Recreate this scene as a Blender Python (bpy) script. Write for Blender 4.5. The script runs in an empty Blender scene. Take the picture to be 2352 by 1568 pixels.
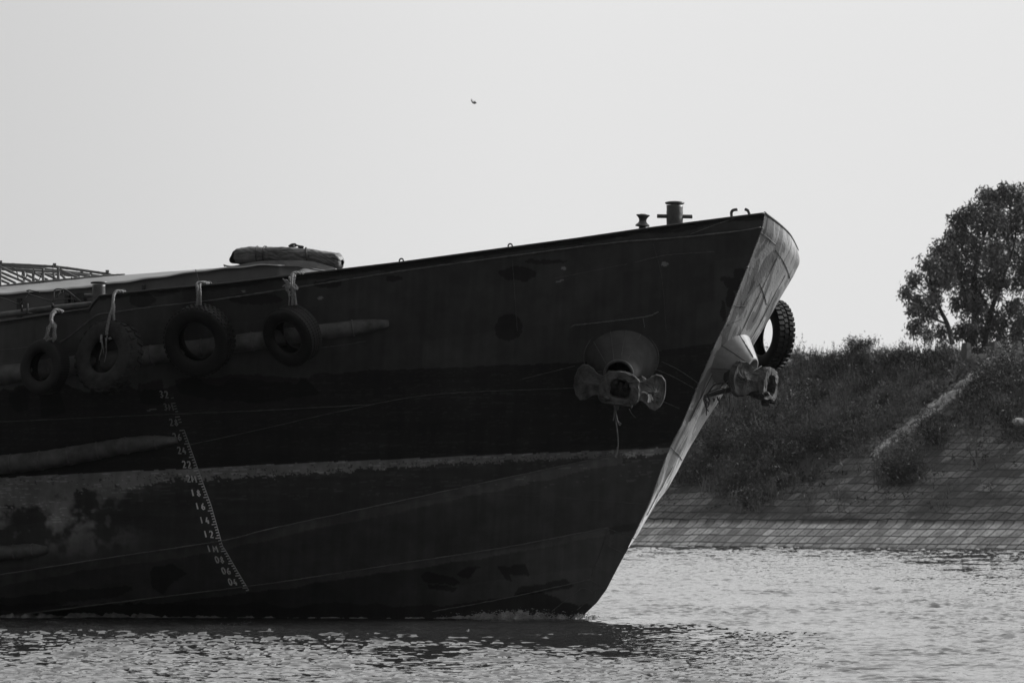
import bpy, bmesh, math, random
import numpy as np
from mathutils import Vector, Matrix

random.seed(7); RNG = np.random.default_rng(7)
SC = bpy.context.scene
COL = SC.collection
R = math.radians

# ------------------------------------------------------------------ camera
# the photograph is measured on a 2352 x 1568 grid; F is the focal length in those pixels
F = 13120.0; CX, CY, HY = 1176.0, 784.0, 1174.0
CAMZ = 1.5
PITCH = math.atan((HY - CY) / F)
cam = bpy.data.cameras.new('camera'); cam_o = bpy.data.objects.new('camera', cam); COL.objects.link(cam_o)
cam.sensor_width = 36.0; cam.lens = 36.0 * F / 2352.0
cam.clip_start = 1.0; cam.clip_end = 6000.0
cam.dof.use_dof = True; cam.dof.focus_distance = 81.0; cam.dof.aperture_fstop = 8.0
cam_o.location = (0, 0, CAMZ); cam_o.rotation_euler = (math.pi / 2 + PITCH, 0, 0)
SC.camera = cam_o

# ------------------------------------------------------------------ sky, sun, exposure
SUN_DIR = Vector((0.80, 0.44, 0.42)).normalized()       # direction towards the sun
world = bpy.data.worlds.new('World'); SC.world = world; world.use_nodes = True
wn = world.node_tree; wn.nodes.clear()
w_out = wn.nodes.new('ShaderNodeOutputWorld'); w_bg = wn.nodes.new('ShaderNodeBackground')
w_sky = wn.nodes.new('ShaderNodeTexSky'); w_sky.sky_type = 'NISHITA'; w_sky.sun_disc = False
w_sky.sun_elevation = math.asin(SUN_DIR.z); w_sky.sun_rotation = math.atan2(SUN_DIR.x, SUN_DIR.y)
w_sky.air_density = 1.0; w_sky.dust_density = 6.0; w_sky.ozone_density = 1.0
w_bw = wn.nodes.new('ShaderNodeRGBToBW')
w_tc = wn.nodes.new('ShaderNodeTexCoord')
w_dot = wn.nodes.new('ShaderNodeVectorMath'); w_dot.operation = 'DOT_PRODUCT'
w_dot.inputs[1].default_value = Vector((0.45, 0.88, 0.12)).normalized()
w_ramp = wn.nodes.new('ShaderNodeMapRange'); w_ramp.interpolation_type = 'SMOOTHSTEP'
w_ramp.inputs['From Min'].default_value = -0.35; w_ramp.inputs['From Max'].default_value = 0.75
w_ramp.inputs['To Min'].default_value = 2.3; w_ramp.inputs['To Max'].default_value = 7.3   # cloud veil, bright on the sun's side
w_add = wn.nodes.new('ShaderNodeMath'); w_add.operation = 'MULTIPLY_ADD'; w_add.inputs[1].default_value = 0.12
wn.links.new(w_sky.outputs[0], w_bw.inputs[0]); wn.links.new(w_bw.outputs[0], w_add.inputs[0])
wn.links.new(w_tc.outputs['Generated'], w_dot.inputs[0]); wn.links.new(w_dot.outputs['Value'], w_ramp.inputs[0])
wn.links.new(w_ramp.outputs[0], w_add.inputs[2]); wn.links.new(w_add.outputs[0], w_bg.inputs['Color'])
w_sep = wn.nodes.new('ShaderNodeSeparateXYZ'); w_side = wn.nodes.new('ShaderNodeMapRange'); w_side.interpolation_type = 'SMOOTHSTEP'
w_side.inputs['From Min'].default_value = -0.13; w_side.inputs['From Max'].default_value = 0.02; w_side.inputs['To Min'].default_value = 0.80; w_side.inputs['To Max'].default_value = 1.03
w_mul = wn.nodes.new('ShaderNodeMath'); w_mul.operation = 'MULTIPLY'
wn.links.new(w_tc.outputs['Generated'], w_sep.inputs[0]); wn.links.new(w_sep.outputs[0], w_side.inputs[0])
wn.links.new(w_add.outputs[0], w_mul.inputs[0]); wn.links.new(w_side.outputs[0], w_mul.inputs[1]); w_up = wn.nodes.new('ShaderNodeMapRange'); w_up.interpolation_type = 'SMOOTHSTEP'; w_mul2 = wn.nodes.new('ShaderNodeMath'); w_mul2.operation = 'MULTIPLY'
for nm_, v_ in (('From Min', 0.07), ('From Max', 0.34), ('To Min', 1.0), ('To Max', 1.45)): w_up.inputs[nm_].default_value = v_
wn.links.new(w_sep.outputs[2], w_up.inputs[0]); wn.links.new(w_up.outputs[0], w_mul2.inputs[1]); wn.links.new(w_mul.outputs[0], w_mul2.inputs[0]); wn.links.new(w_mul2.outputs[0], w_bg.inputs['Color'])
w_bg.inputs['Strength'].default_value = 0.1
wn.links.new(w_bg.outputs[0], w_out.inputs[0])
sun = bpy.data.lights.new('sun', 'SUN'); sun_o = bpy.data.objects.new('sun', sun); COL.objects.link(sun_o)
sun.energy = 4.4; sun.angle = R(6.0); sun.color = (1, 1, 1)
sun_o.rotation_euler = SUN_DIR.to_track_quat('Z', 'Y').to_euler(); sun_o.location = (60, 60, 60)
SC.view_settings.view_transform = 'Standard'; SC.view_settings.look = 'None'
SC.view_settings.exposure = 0.0; SC.view_settings.gamma = 1.0; SC.view_settings.use_curve_mapping = False

# ------------------------------------------------------------------ measuring helpers
SP, CP = math.sin(PITCH), math.cos(PITCH)
def ray(px, py):
    u = (px - CX) / F; v = (CY - py) / F
    return Vector((u, CP - v * SP, SP + v * CP))
def at(px, py, Y):                       # point seen at (px, py) that lies Y metres ahead
    d = ray(px, py); return Vector((0, 0, CAMZ)) + d * (Y / d.y)
TH = R(20.0)                             # the barge's heading: right, and towards the viewer
TV = Vector((math.sin(TH), math.cos(TH), 0)); HV = Vector((math.cos(TH), -math.sin(TH), 0))
_st = at(1333, 1419, CAMZ * F / (1419 - HY) )
STEM = Vector((_st.x, _st.y, 0)); CT = STEM.dot(TV)
def atb(px, py, b):                      # point in the fore-and-aft plane b metres to the near side of the keel
    d = ray(px, py); return Vector((0, 0, CAMZ)) + d * ((CT - b) / d.dot(TV))
def mirror(p):                           # the same point on the far side of the barge
    return p + TV * (2 * (CT - p.dot(TV)))
def interp(x, pts):
    return np.interp(x, [p[0] for p in pts], [p[1] for p in pts])

SHEER = [(-80, 748), (0, 737), (100, 722), (205, 707), (211, 703), (216, 692), (222, 681), (230, 677), (370, 662), (517, 649), (690, 628),
         (785, 617), (920, 601), (1170, 567), (1320, 547), (1470, 525), (1600, 508), (1700, 495), (1756, 488)]
NEDGE = [(1756, 488), (1750, 525), (1719, 606), (1690, 679), (1668, 738), (1644, 786), (1600, 891), (1565, 976), (1539, 1026), (1518, 1079),
         (1495, 1146), (1485, 1168), (1462, 1216), (1430, 1280), (1393, 1353), (1371, 1383), (1333, 1419), (1300, 1445)]
FEDGE = [(1832, 575), (1837, 592), (1836, 606), (1822, 635), (1789, 690), (1758, 747), (1729, 795), (1690, 857), (1653, 918), (1615, 976), (1580, 1035),
         (1556, 1082), (1533, 1123), (1510, 1152), (1485, 1193), (1465, 1228), (1444, 1257)]
LINE_A = [(-80, 1331), (0, 1319), (256, 1279), (513, 1240), (632, 1211), (1000, 1132), (1445, 1036), (1560, 1010)]
LINE_B = [(-80, 1425), (95, 1403), (366, 1370), (632, 1337), (861, 1302), (1154, 1257), (1396, 1211), (1480, 1196)]
LINE_C = [(993, 1403), (1154, 1374), (1355, 1330)]
def nedge_x(y): return np.interp(y, [p[1] for p in NEDGE], [p[0] for p in NEDGE])
def bN(y): return np.interp(y, [488, 1258, 1419], [0.68, 0.03, 0.0])
def hull_b(px, py):
    px = np.asarray(px, float); py = np.asarray(py, float)
    u = np.clip((px + 80) / (nedge_x(py) + 80), 0, 1)
    ys, ya, yb = interp(px, SHEER), interp(px, LINE_A), interp(px, LINE_B)
    yw = np.maximum(1440.0, yb + 25)
    q = np.where(py < ya, (py - ys) / (ya - ys), np.where(py < yb, 1 + (py - ya) / np.maximum(yb - ya, 1), 2 + (py - yb) / np.maximum(yw - yb, 1)))
    bl = np.interp(q, [0, 0.30, 1, 2, 3, 4], [3.55, 3.40, 2.75, 2.05, 1.15, 0.0])
    return bN(py) + bl * (1 - u ** 2.1)
def hull_pt(px, py, off=0.0):
    p = atb(px, py, float(hull_b(px, py)))
    if off:
        e = 4.0
        dx = atb(px + e, py, float(hull_b(px + e, py))) - atb(px - e, py, float(hull_b(px - e, py)))
        dy = atb(px, py + e, float(hull_b(px, py + e))) - atb(px, py - e, float(hull_b(px, py - e)))
        n = dx.cross(dy).normalized()
        if n.dot(TV) > 0: n = -n
        p = p + n * off
    return p

# ------------------------------------------------------------------ numpy noise
_LAT = RNG.random((256, 256))
def vnoise(x, y, seed=0):
    x = np.asarray(x, float) + seed * 17.31; y = np.asarray(y, float) + seed * 9.77
    xi = np.floor(x).astype(int); yi = np.floor(y).astype(int); fx = x - xi; fy = y - yi
    fx = fx * fx * (3 - 2 * fx); fy = fy * fy * (3 - 2 * fy)
    a = _LAT[xi % 256, yi % 256]; b = _LAT[(xi + 1) % 256, yi % 256]; c = _LAT[xi % 256, (yi + 1) % 256]; d = _LAT[(xi + 1) % 256, (yi + 1) % 256]
    return (a * (1 - fx) + b * fx) * (1 - fy) + (c * (1 - fx) + d * fx) * fy
def fbm(x, y, o=4, seed=0):
    s = 0; a = 0.5; t = 0
    for k in range(o):
        s = s + a * vnoise(x * 2 ** k, y * 2 ** k, seed + k); t += a; a *= 0.5
    return s / t
def in_poly(px, py, poly):
    c = np.zeros(np.shape(px), bool); n = len(poly)
    for i in range(n):
        x1, y1 = poly[i]; x2, y2 = poly[(i + 1) % n]
        if y1 == y2: continue
        c ^= ((y1 > py) != (y2 > py)) & (px < (x2 - x1) * (py - y1) / (y2 - y1) + x1)
    return c

# ------------------------------------------------------------------ materials (the photograph is black and white: all greys)
def mat(name, v, rough=0.7, var=0.35, scale=8.0, bump=0.15, attr=None, metal=0.0, spec=0.4, stretch=(1, 1, 1), detail=6.0, coord='Object', bscale=None):
    m = bpy.data.materials.new(name); m.use_nodes = True; nt = m.node_tree; N = nt.nodes; L = nt.links
    p = N['Principled BSDF']; p.inputs['Roughness'].default_value = rough; p.inputs['Metallic'].default_value = metal
    p.inputs['Specular IOR Level'].default_value = spec
    tc = N.new('ShaderNodeTexCoord'); mp = N.new('ShaderNodeMapping'); mp.inputs['Scale'].default_value = stretch
    L.new(tc.outputs[coord], mp.inputs[0])
    nz = N.new('ShaderNodeTexNoise'); nz.inputs['Scale'].default_value = scale; nz.inputs['Detail'].default_value = detail; nz.inputs['Roughness'].default_value = 0.62
    L.new(mp.outputs[0], nz.inputs[0])
    mr = N.new('ShaderNodeMapRange'); mr.inputs['From Min'].default_value = 0.25; mr.inputs['From Max'].default_value = 0.75
    mr.inputs['To Min'].default_value = 1 - var; mr.inputs['To Max'].default_value = 1 + var; L.new(nz.outputs[0], mr.inputs[0])
    mu = N.new('ShaderNodeMath'); mu.operation = 'MULTIPLY'; L.new(mr.outputs[0], mu.inputs[0])
    if attr:
        a = N.new('ShaderNodeAttribute'); a.attribute_name = attr; L.new(a.outputs['Fac'], mu.inputs[1])
    else:
        mu.inputs[1].default_value = v
    L.new(mu.outputs[0], p.inputs['Base Color'])
    if bump:
        b = N.new('ShaderNodeBump'); b.inputs['Strength'].default_value = bump; b.inputs['Distance'].default_value = 0.02
        if bscale:
            n2 = N.new('ShaderNodeTexNoise'); n2.inputs['Scale'].default_value = bscale; n2.inputs['Detail'].default_value = 5.0
            L.new(mp.outputs[0], n2.inputs[0]); L.new(n2.outputs[0], b.inputs['Height'])
        else: L.new(nz.outputs[0], b.inputs['Height'])
        L.new(b.outputs[0], p.inputs['Normal'])
    return m

M = {}
M['hull'] = mat('hull_paint', 0.02, rough=0.5, var=0.28, scale=3.0, bump=0.12, attr='tone', spec=0.25, detail=8.0, bscale=5.0)
M['steel_dark'] = mat('dark_painted_steel', 0.03, rough=0.5, var=0.4, scale=12, bump=0.25, spec=0.35)
M['bollard'] = mat('worn_bollard_steel', 0.06, rough=0.42, var=0.5, scale=9, bump=0.45, spec=0.5, bscale=12)
M['coaming'] = mat('coaming_paint', 0.105, rough=0.7, var=0.25, scale=3, bump=0.1)
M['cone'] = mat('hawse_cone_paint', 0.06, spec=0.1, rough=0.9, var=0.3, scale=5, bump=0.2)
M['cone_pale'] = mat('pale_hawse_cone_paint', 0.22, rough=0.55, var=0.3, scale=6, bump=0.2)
M['weld'] = mat('weld_bead', 0.10, rough=0.5, var=0.45, scale=14, bump=0.3)
M['weld_dark'] = mat('rusty_weld_bead', 0.08, rough=0.7, var=0.5, scale=14, bump=0.3)
M['pipe'] = mat('rubbing_pipe_steel', 0.075, rough=0.75, var=0.75, scale=4, bump=0.6, stretch=(1, 1, 1))
M['rubber'] = mat('tyre_rubber', 0.009, rough=0.6, var=0.6, scale=9, bump=0.3, spec=0.25)
M['rubber_dusty'] = mat('dusty_tyre_rubber', 0.03, rough=0.85, var=0.6, scale=7, bump=0.25, spec=0.2)
M['rope'] = mat('pale_rope', 0.23, rough=0.9, var=0.45, scale=30, bump=0.3, spec=0.1)
M['line'] = mat('dark_line', 0.06, rough=0.9, var=0.3, scale=30, bump=0.1)
M['anchor'] = mat('muddy_anchor_iron', 0.068, rough=0.9, var=0.75, scale=8, bump=1.0, spec=0.25, bscale=10)
M['anchor_shade_tone'] = mat('shade_toned_anchor_iron', 0.035, rough=0.85, var=0.6, scale=7, bump=0.8, spec=0.2, bscale=10)  # flukes and shank: shade painted in as a darker base colour
M['tarp'] = mat('tarpaulin', 0.20, rough=0.6, var=0.22, scale=4, bump=0.25, stretch=(1, 1, 4))
M['tarp_dark'] = mat('dark_folded_tarpaulin', 0.085, rough=0.55, var=0.55, scale=5, bump=0.7, spec=0.5)
M['bamboo'] = mat('bamboo', 0.15, rough=0.6, var=0.4, scale=14, bump=0.15, spec=0.35)
M['weed'] = mat('dry_weed', 0.13, rough=0.9, var=0.4, scale=20, bump=0)
M['rag'] = mat('white_rag', 0.6, rough=0.9, var=0.25, scale=30, bump=0.1)
M['mark'] = mat('draft_mark_paint', 0.2, rough=0.7, var=0.3, scale=25, bump=0.05, attr='tone')
M['foam'] = mat('foam', 0.27, rough=0.6, var=0.6, scale=6, bump=0.5, spec=0.3)
M['leaf'] = mat('foliage', 0.06, rough=0.7, var=0.25, scale=1.0, bump=0, attr='tone', spec=0.15)
M['bark'] = mat('bark', 0.06, rough=0.9, var=0.4, scale=6, bump=0.4)
M['concrete'] = mat('concrete', 0.11, rough=0.9, var=0.35, scale=4, bump=0.3)
M['kerb'] = mat('kerb_concrete', 0.42, rough=0.9, var=0.25, scale=3, bump=0.2)
M['road'] = mat('road', 0.16, rough=0.9, var=0.2, scale=2, bump=0.1)
M['rubble'] = mat('rubble_path', 0.17, rough=0.95, var=0.7, scale=3.5, bump=0.8, spec=0.1)
M['stone'] = mat('pale_stone', 0.45, rough=0.9, var=0.3, scale=3, bump=0.4)
M['plastic'] = mat('white_plastic', 0.7, rough=0.5, var=0.15, scale=3, bump=0.3)
M['bird'] = mat('bird_feathers', 0.3, rough=0.8, var=0.3, scale=20, bump=0)

# ------------------------------------------------------------------ object helpers
def tag(o, label=None, cat=None, group=None, kind=None):
    if label: o['label'] = label
    if cat: o['category'] = cat
    if group: o['group'] = group
    if kind: o['kind'] = kind
    return o
def thing(name, label, cat, loc, group=None):
    o = bpy.data.objects.new(name, None); COL.objects.link(o); o.location = loc; o.empty_display_size = 0.2
    return tag(o, label, cat, group)
ORG = {}
def origin(o):
    p = Vector(o.location)
    while o.parent: o = o.parent; p = p + Vector(o.location)
    return p
def obj(name, bm, m, parent=None, smooth=True, loc=None):
    """link a bmesh (in world coordinates) as one mesh object, under parent or top-level"""
    me = bpy.data.meshes.new(name)
    base = origin(parent) if parent is not None else (Vector(loc) if loc is not None else Vector((0, 0, 0)))
    bmesh.ops.recalc_face_normals(bm, faces=bm.faces)
    bm.transform(Matrix.Translation(-base)); bm.to_mesh(me); bm.free()
    return _finish(name, me, m, parent, smooth, base)
def islands(b):
    """split a bmesh into its separate pieces"""
    b.verts.index_update(); seen = set(); out = []
    for v0 in b.verts:
        if v0 in seen: continue
        st = [v0]; seen.add(v0); comp = []
        while st:
            v = st.pop(); comp.append(v)
            for e in v.link_edges:
                w = e.other_vert(v)
                if w not in seen: seen.add(w); st.append(w)
        nb = bmesh.new(); mp = {v: nb.verts.new(v.co) for v in comp}
        for f in {f for v in comp for f in v.link_faces}: nb.faces.new([mp[v] for v in f.verts])
        out.append(nb)
    b.free(); return out
def objs(name, b, m, parent, smooth=True):
    """each separate piece becomes a part of its own"""
    return [obj(name, nb, m, parent, smooth) for nb in islands(b)]
def _finish(name, me, m, parent, smooth, base):
    me.materials.append(m)
    if smooth: me.polygons.foreach_set('use_smooth', np.ones(len(me.polygons), bool))
    o = bpy.data.objects.new(name, me); COL.objects.link(o)
    if parent is not None: o.parent = parent
    else: o.location = base
    return o
def npmesh(name, V, Fq, m, parent=None, smooth=True, tone=None, loc=None):
    """mesh from a vertex array and an array of quads (or triangles)"""
    V = np.asarray(V, np.float32); Fq = np.asarray(Fq, np.int32)
    base = origin(parent) if parent is not None else (Vector(loc) if loc is not None else Vector((0, 0, 0)))
    me = bpy.data.meshes.new(name); k = Fq.shape[1]
    me.vertices.add(len(V)); me.vertices.foreach_set('co', (V - np.array(base, np.float32)).ravel())
    me.loops.add(Fq.size); me.loops.foreach_set('vertex_index', Fq.ravel())
    me.polygons.add(len(Fq)); me.polygons.foreach_set('loop_start', np.arange(0, Fq.size, k, dtype=np.int32))
    me.polygons.foreach_set('loop_total', np.full(len(Fq), k, np.int32))
    me.update(calc_edges=True)
    if tone is not None:
        a = me.attributes.new('tone', 'FLOAT', 'POINT'); a.data.foreach_set('value', np.asarray(tone, np.float32).ravel())
    return _finish(name, me, m, parent, smooth, base)
def gridfaces(nr, nc):
    i = np.arange(nr - 1)[:, None] * nc + np.arange(nc - 1)[None, :]
    return np.stack([i, i + 1, i + nc + 1, i + nc], -1).reshape(-1, 4)
def set_tone(o, v):
    a = o.data.attributes.new('tone', 'FLOAT', 'POINT'); n = len(o.data.vertices)
    a.data.foreach_set('value', np.full(n, v, np.float32) if np.isscalar(v) else np.asarray(v, np.float32))

def frame(d, hint=Vector((0, 0, 1))):
    d = d.normalized()
    if abs(d.dot(hint)) > 0.95: hint = Vector((1, 0, 0))
    x = hint.cross(d).normalized(); return x, d.cross(x).normalized()
def tube(bm, pts, r, seg=8, cap=True):
    """a tube along pts; r is one radius or one per point"""
    pts = [Vector(p) for p in pts]; n = len(pts); rs = r if hasattr(r, '__len__') else [r] * n
    prev = None; x = None
    for i, p in enumerate(pts):
        d = (pts[min(i + 1, n - 1)] - pts[max(i - 1, 0)])
        if d.length < 1e-9: d = Vector((0, 0, 1))
        d.normalize()
        if x is None: x, y = frame(d)
        else:
            x = (x - d * x.dot(d)); x = x.normalized() if x.length > 1e-6 else frame(d)[0]; y = d.cross(x)
        ring = [bm.verts.new(p + (x * math.cos(2 * math.pi * k / seg) + y * math.sin(2 * math.pi * k / seg)) * rs[i]) for k in range(seg)]
        if prev:
            for k in range(seg): bm.faces.new((prev[k], prev[(k + 1) % seg], ring[(k + 1) % seg], ring[k]))
        elif cap: bm.faces.new(ring[::-1])
        prev = ring
    if cap: bm.faces.new(prev)
def lathe(bm, base, axis, prof, seg=28, cap=True, jitter=0):
    """turn a profile of (radius, height along axis) pairs"""
    x, y = frame(axis); a = axis.normalized(); prev = None
    for i, (r, h) in enumerate(prof):
        ring = []
        for k in range(seg):
            an = 2 * math.pi * k / seg; rr = r * (1 + jitter * math.sin(3 * an + 5 * h))
            ring.append(bm.verts.new(base + a * h + (x * math.cos(an) + y * math.sin(an)) * rr))
        if prev:
            for k in range(seg): bm.faces.new((prev[k], prev[(k + 1) % seg], ring[(k + 1) % seg], ring[k]))
        elif cap: bm.faces.new(ring[::-1])
        prev = ring
    if cap: bm.faces.new(prev)
def box(bm, c, sx, sy, sz, X=Vector((1, 0, 0)), Y=Vector((0, 1, 0)), Z=Vector((0, 0, 1)), taper=1.0):
    vs = []
    for dz in (-1, 1):
        t = taper if dz > 0 else 1
        for dx, dy in ((-1, -1), (1, -1), (1, 1), (-1, 1)):
            vs.append(bm.verts.new(Vector(c) + X * (dx * sx * t / 2) + Y * (dy * sy * t / 2) + Z * (dz * sz / 2)))
    for f in ((0, 3, 2, 1), (4, 5, 6, 7), (0, 1, 5, 4), (1, 2, 6, 5), (2, 3, 7, 6), (3, 0, 4, 7)): bm.faces.new([vs[i] for i in f])
def spline(pts, n=8):
    pts = [Vector(p) for p in pts]
    if len(pts) < 3: return pts
    out = []; P = [pts[0] * 2 - pts[1]] + pts + [pts[-1] * 2 - pts[-2]]
    for i in range(1, len(P) - 2):
        for k in range(n):
            t = k / n
            out.append(0.5 * ((2 * P[i]) + (P[i + 1] - P[i - 1]) * t + (2 * P[i - 1] - 5 * P[i] + 4 * P[i + 1] - P[i + 2]) * t * t + (3 * P[i] - P[i - 1] - 3 * P[i + 1] + P[i + 2]) * t ** 3))
    out.append(pts[-1]); return out
def laid_rope(bm, pts, r, pitch=None, strands=3):
    """a laid rope: three strands twisted round the path"""
    p = spline(pts, 14); L = [0]
    for i in range(1, len(p)): L.append(L[-1] + (p[i] - p[i - 1]).length)
    n = max(10, int(L[-1] / (r * 0.7))); pitch = pitch or r * 7
    q = []; j = 0
    for i in range(n + 1):
        s = L[-1] * i / n
        while j < len(p) - 2 and L[j + 1] < s: j += 1
        t = (s - L[j]) / max(L[j + 1] - L[j], 1e-9); q.append((s, p[j].lerp(p[j + 1], min(t, 1))))
    for k in range(strands):
        pts2 = []; x = None
        for i, (s, c) in enumerate(q):
            d = (q[min(i + 1, n)][1] - q[max(i - 1, 0)][1]).normalized()
            if x is None: x, y = frame(d)
            else: x = (x - d * x.dot(d)).normalized(); y = d.cross(x)
            a = 2 * math.pi * (s / pitch + k / strands)
            pts2.append(c + (x * math.cos(a) + y * math.sin(a)) * r * 0.5)
        tube(bm, pts2, r * 0.58, 6)

# ================================================================== RIVER
def build_water():
    ys = np.concatenate([np.arange(-60, 36, 8.0), np.geomspace(40, 290, 2500), np.geomspace(291, 2500, 40)])
    uf = np.linspace(-1.1, 1.1, 860); uc = np.geomspace(1.25, 60, 26)
    us = np.concatenate([-uc[::-1], uf, uc])
    W = np.clip(ys, 40, 400) * (1176.0 / F)
    X = us[None, :] * W[:, None]; Y = np.repeat(ys[:, None], len(us), 1)
    Z = np.zeros_like(X)
    rng = np.random.default_rng(3); K = 72                # wind chop: many short-crested wavelets
    lam = 0.12 * (2.2 / 0.12) ** (np.linspace(0, 1, K) ** 1.5); an = rng.normal(R(88), R(25), K); amp = lam ** 0.95 * rng.uniform(0.5, 1.4, K); ph0 = rng.random(K) * 6.28
    yy = Y[:, 0]; hcol = W * 2.2 / 860
    wgt = np.clip((lam[None, :] / hcol[:, None] - 2.0) / 2.0, 0, 1) * (np.exp(-(np.log(lam[None, :] / 0.17) / 0.55) ** 2) + 0.16 + 0.25 * np.clip((yy[:, None] - 110) / 120, 0, 1))
    rms = np.sqrt(0.5 * ((wgt * amp * 2 * math.pi / lam) ** 2).sum(1)); wgt = wgt / np.maximum(rms, 1e-6)[:, None] * 0.235
    gust = np.clip((fbm(X * 0.9, Y * 0.22, 3, 6) - 0.20) * 2.2 + 0.35, 0.6, 1.45)
    for k in range(K):
        kk = 2 * math.pi / lam[k]; ph = kk * (math.cos(an[k]) * X + math.sin(an[k]) * Y) + ph0[k]
        w = amp[k] * wgt[:, k][:, None] * np.sin(ph); 
        Z += (w + 0.30 * np.abs(amp[k] * wgt[:, k][:, None]) * np.sin(2 * ph - 1.57)) * gust
    patch = 0.80 + 0.40 * fbm(X * 0.10, Y * 0.035, 3, 5)  # gusts
    # the barge shelters the water along its side
    rel_t = CT - (X * TV.x + Y * TV.y); rel_h = (X - STEM.x) * HV.x + (Y - STEM.y) * HV.y
    near = np.clip((rel_t - 0.5) / 8.5, 0, 1); near = np.where(rel_h > 0.5, np.maximum(near, np.clip((rel_h - 0.5) / 2.5, 0, 1)), near)
    near = np.where(rel_t < -2, 1, near)
    amp = patch * (0.22 + 0.78 * near)
    fine = (np.abs(us)[None, :] < 1.3) & (Y > 38) & (Y < 292)
    Z = np.where(fine, Z * amp, 0)
    m = bpy.data.materials.new('river_water'); m.use_nodes = True; nt = m.node_tree; N = nt.nodes; L = nt.links
    p = N['Principled BSDF']; p.inputs['Base Color'].default_value = (0.03, 0.03, 0.03, 1); p.inputs['Roughness'].default_value = 0.04
    p.inputs['IOR'].default_value = 1.33; p.inputs['Specular IOR Level'].default_value = 0.5
    tc = N.new('ShaderNodeTexCoord'); mp = N.new('ShaderNodeMapping'); mp.inputs['Scale'].default_value = (1.0, 0.75, 1)
    nz = N.new('ShaderNodeTexNoise'); nz.inputs['Scale'].default_value = 7.0; nz.inputs['Detail'].default_value = 3.0
    b = N.new('ShaderNodeBump'); b.inputs['Strength'].default_value = 0.18; b.inputs['Distance'].default_value = 0.03
    L.new(tc.outputs['Object'], mp.inputs[0]); L.new(mp.outputs[0], nz.inputs[0]); L.new(nz.outputs[0], b.inputs['Height']); L.new(b.outputs[0], p.inputs['Normal'])
    V = np.stack([X, Y, Z], -1).reshape(-1, 3)
    o = npmesh('river_water', V, gridfaces(len(ys), len(us)), m); tag(o, kind='structure')
    b0 = bmesh.new(); vs = [b0.verts.new((x, y, -4.0)) for x, y in ((-2600, -200), (2600, -200), (2600, 2600), (-2600, 2600))]; b0.faces.new(vs)
    tag(obj('river_bed', b0, M['rubble']), kind='structure')
build_water()

# ================================================================== FAR BANK
S0 = Vector((at(1440, 1252, 252).x, 252.0, 0)); PHI = R(57)
SA = Vector((math.cos(PHI), -math.sin(PHI), 0)); SU = Vector((math.sin(PHI), math.cos(PHI), 0))   # along the shore; inland
DC, ZC = 12.3, 8.2
def bank_z(d):
    return np.interp(d, [-6, 0, 1.5, 1.56, DC, DC + 0.6, DC + 7, DC + 9, DC + 40, 600], [-4, 0, 1.0, 1.12, ZC, ZC + 0.1, ZC + 0.1, ZC + 0.55, ZC + 0.3, ZC])
def bank_pt(a, d, dz=0.0):
    p = S0 + SA * a + SU * d; p.z = float(bank_z(d)) + dz; return p
def bank_from_px(px, py):                                # where the sight line meets the slope
    r = ray(px, py); o = Vector((0, 0, CAMZ)); g = SU * (1 / 1.5)
    lam = -(o.z - (o - S0).dot(g)) / (r.z - r.dot(g)); p = o + r * lam
    return (p - S0).dot(SA), (p - S0).dot(SU)
def to_px(P):
    """pixel of world points (array n x 3)"""
    x = P[..., 0]; y = P[..., 1]; z = P[..., 2] - CAMZ
    fw = y * CP + z * SP; up = -y * SP + z * CP
    return CX + F * x / fw, CY - F * up / fw
def weed_density(px, py):
    """how thick the weeds grow, seen from the river"""
    e = 26 * (fbm(px / 40.0, py / 40.0, 3, 11) - 0.5) * 2
    edge = np.interp(px, [1400, 1560, 1640, 1760, 1830, 1900, 1960, 2020, 2100, 2240, 2352, 2420], [1110, 1125, 1155, 1160, 1135, 1090, 1060, 1030, 1015, 1015, 1015, 1010])
    den = np.clip((edge + e - py) / np.interp(px, [1900, 2060], [40, 130]), 0, 1)
    for cx, cy, rx, ry in ((2065, 1085, 62, 32), (2140, 1010, 40, 22), (1720, 1150, 30, 24), (2335, 990, 40, 26)):
        den = np.maximum(den, np.clip(1.25 - ((px - cx) / rx) ** 2 - ((py - cy) / ry) ** 2, 0, 1))
    return np.maximum(den, 0.035 * (py < 1190))

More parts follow.
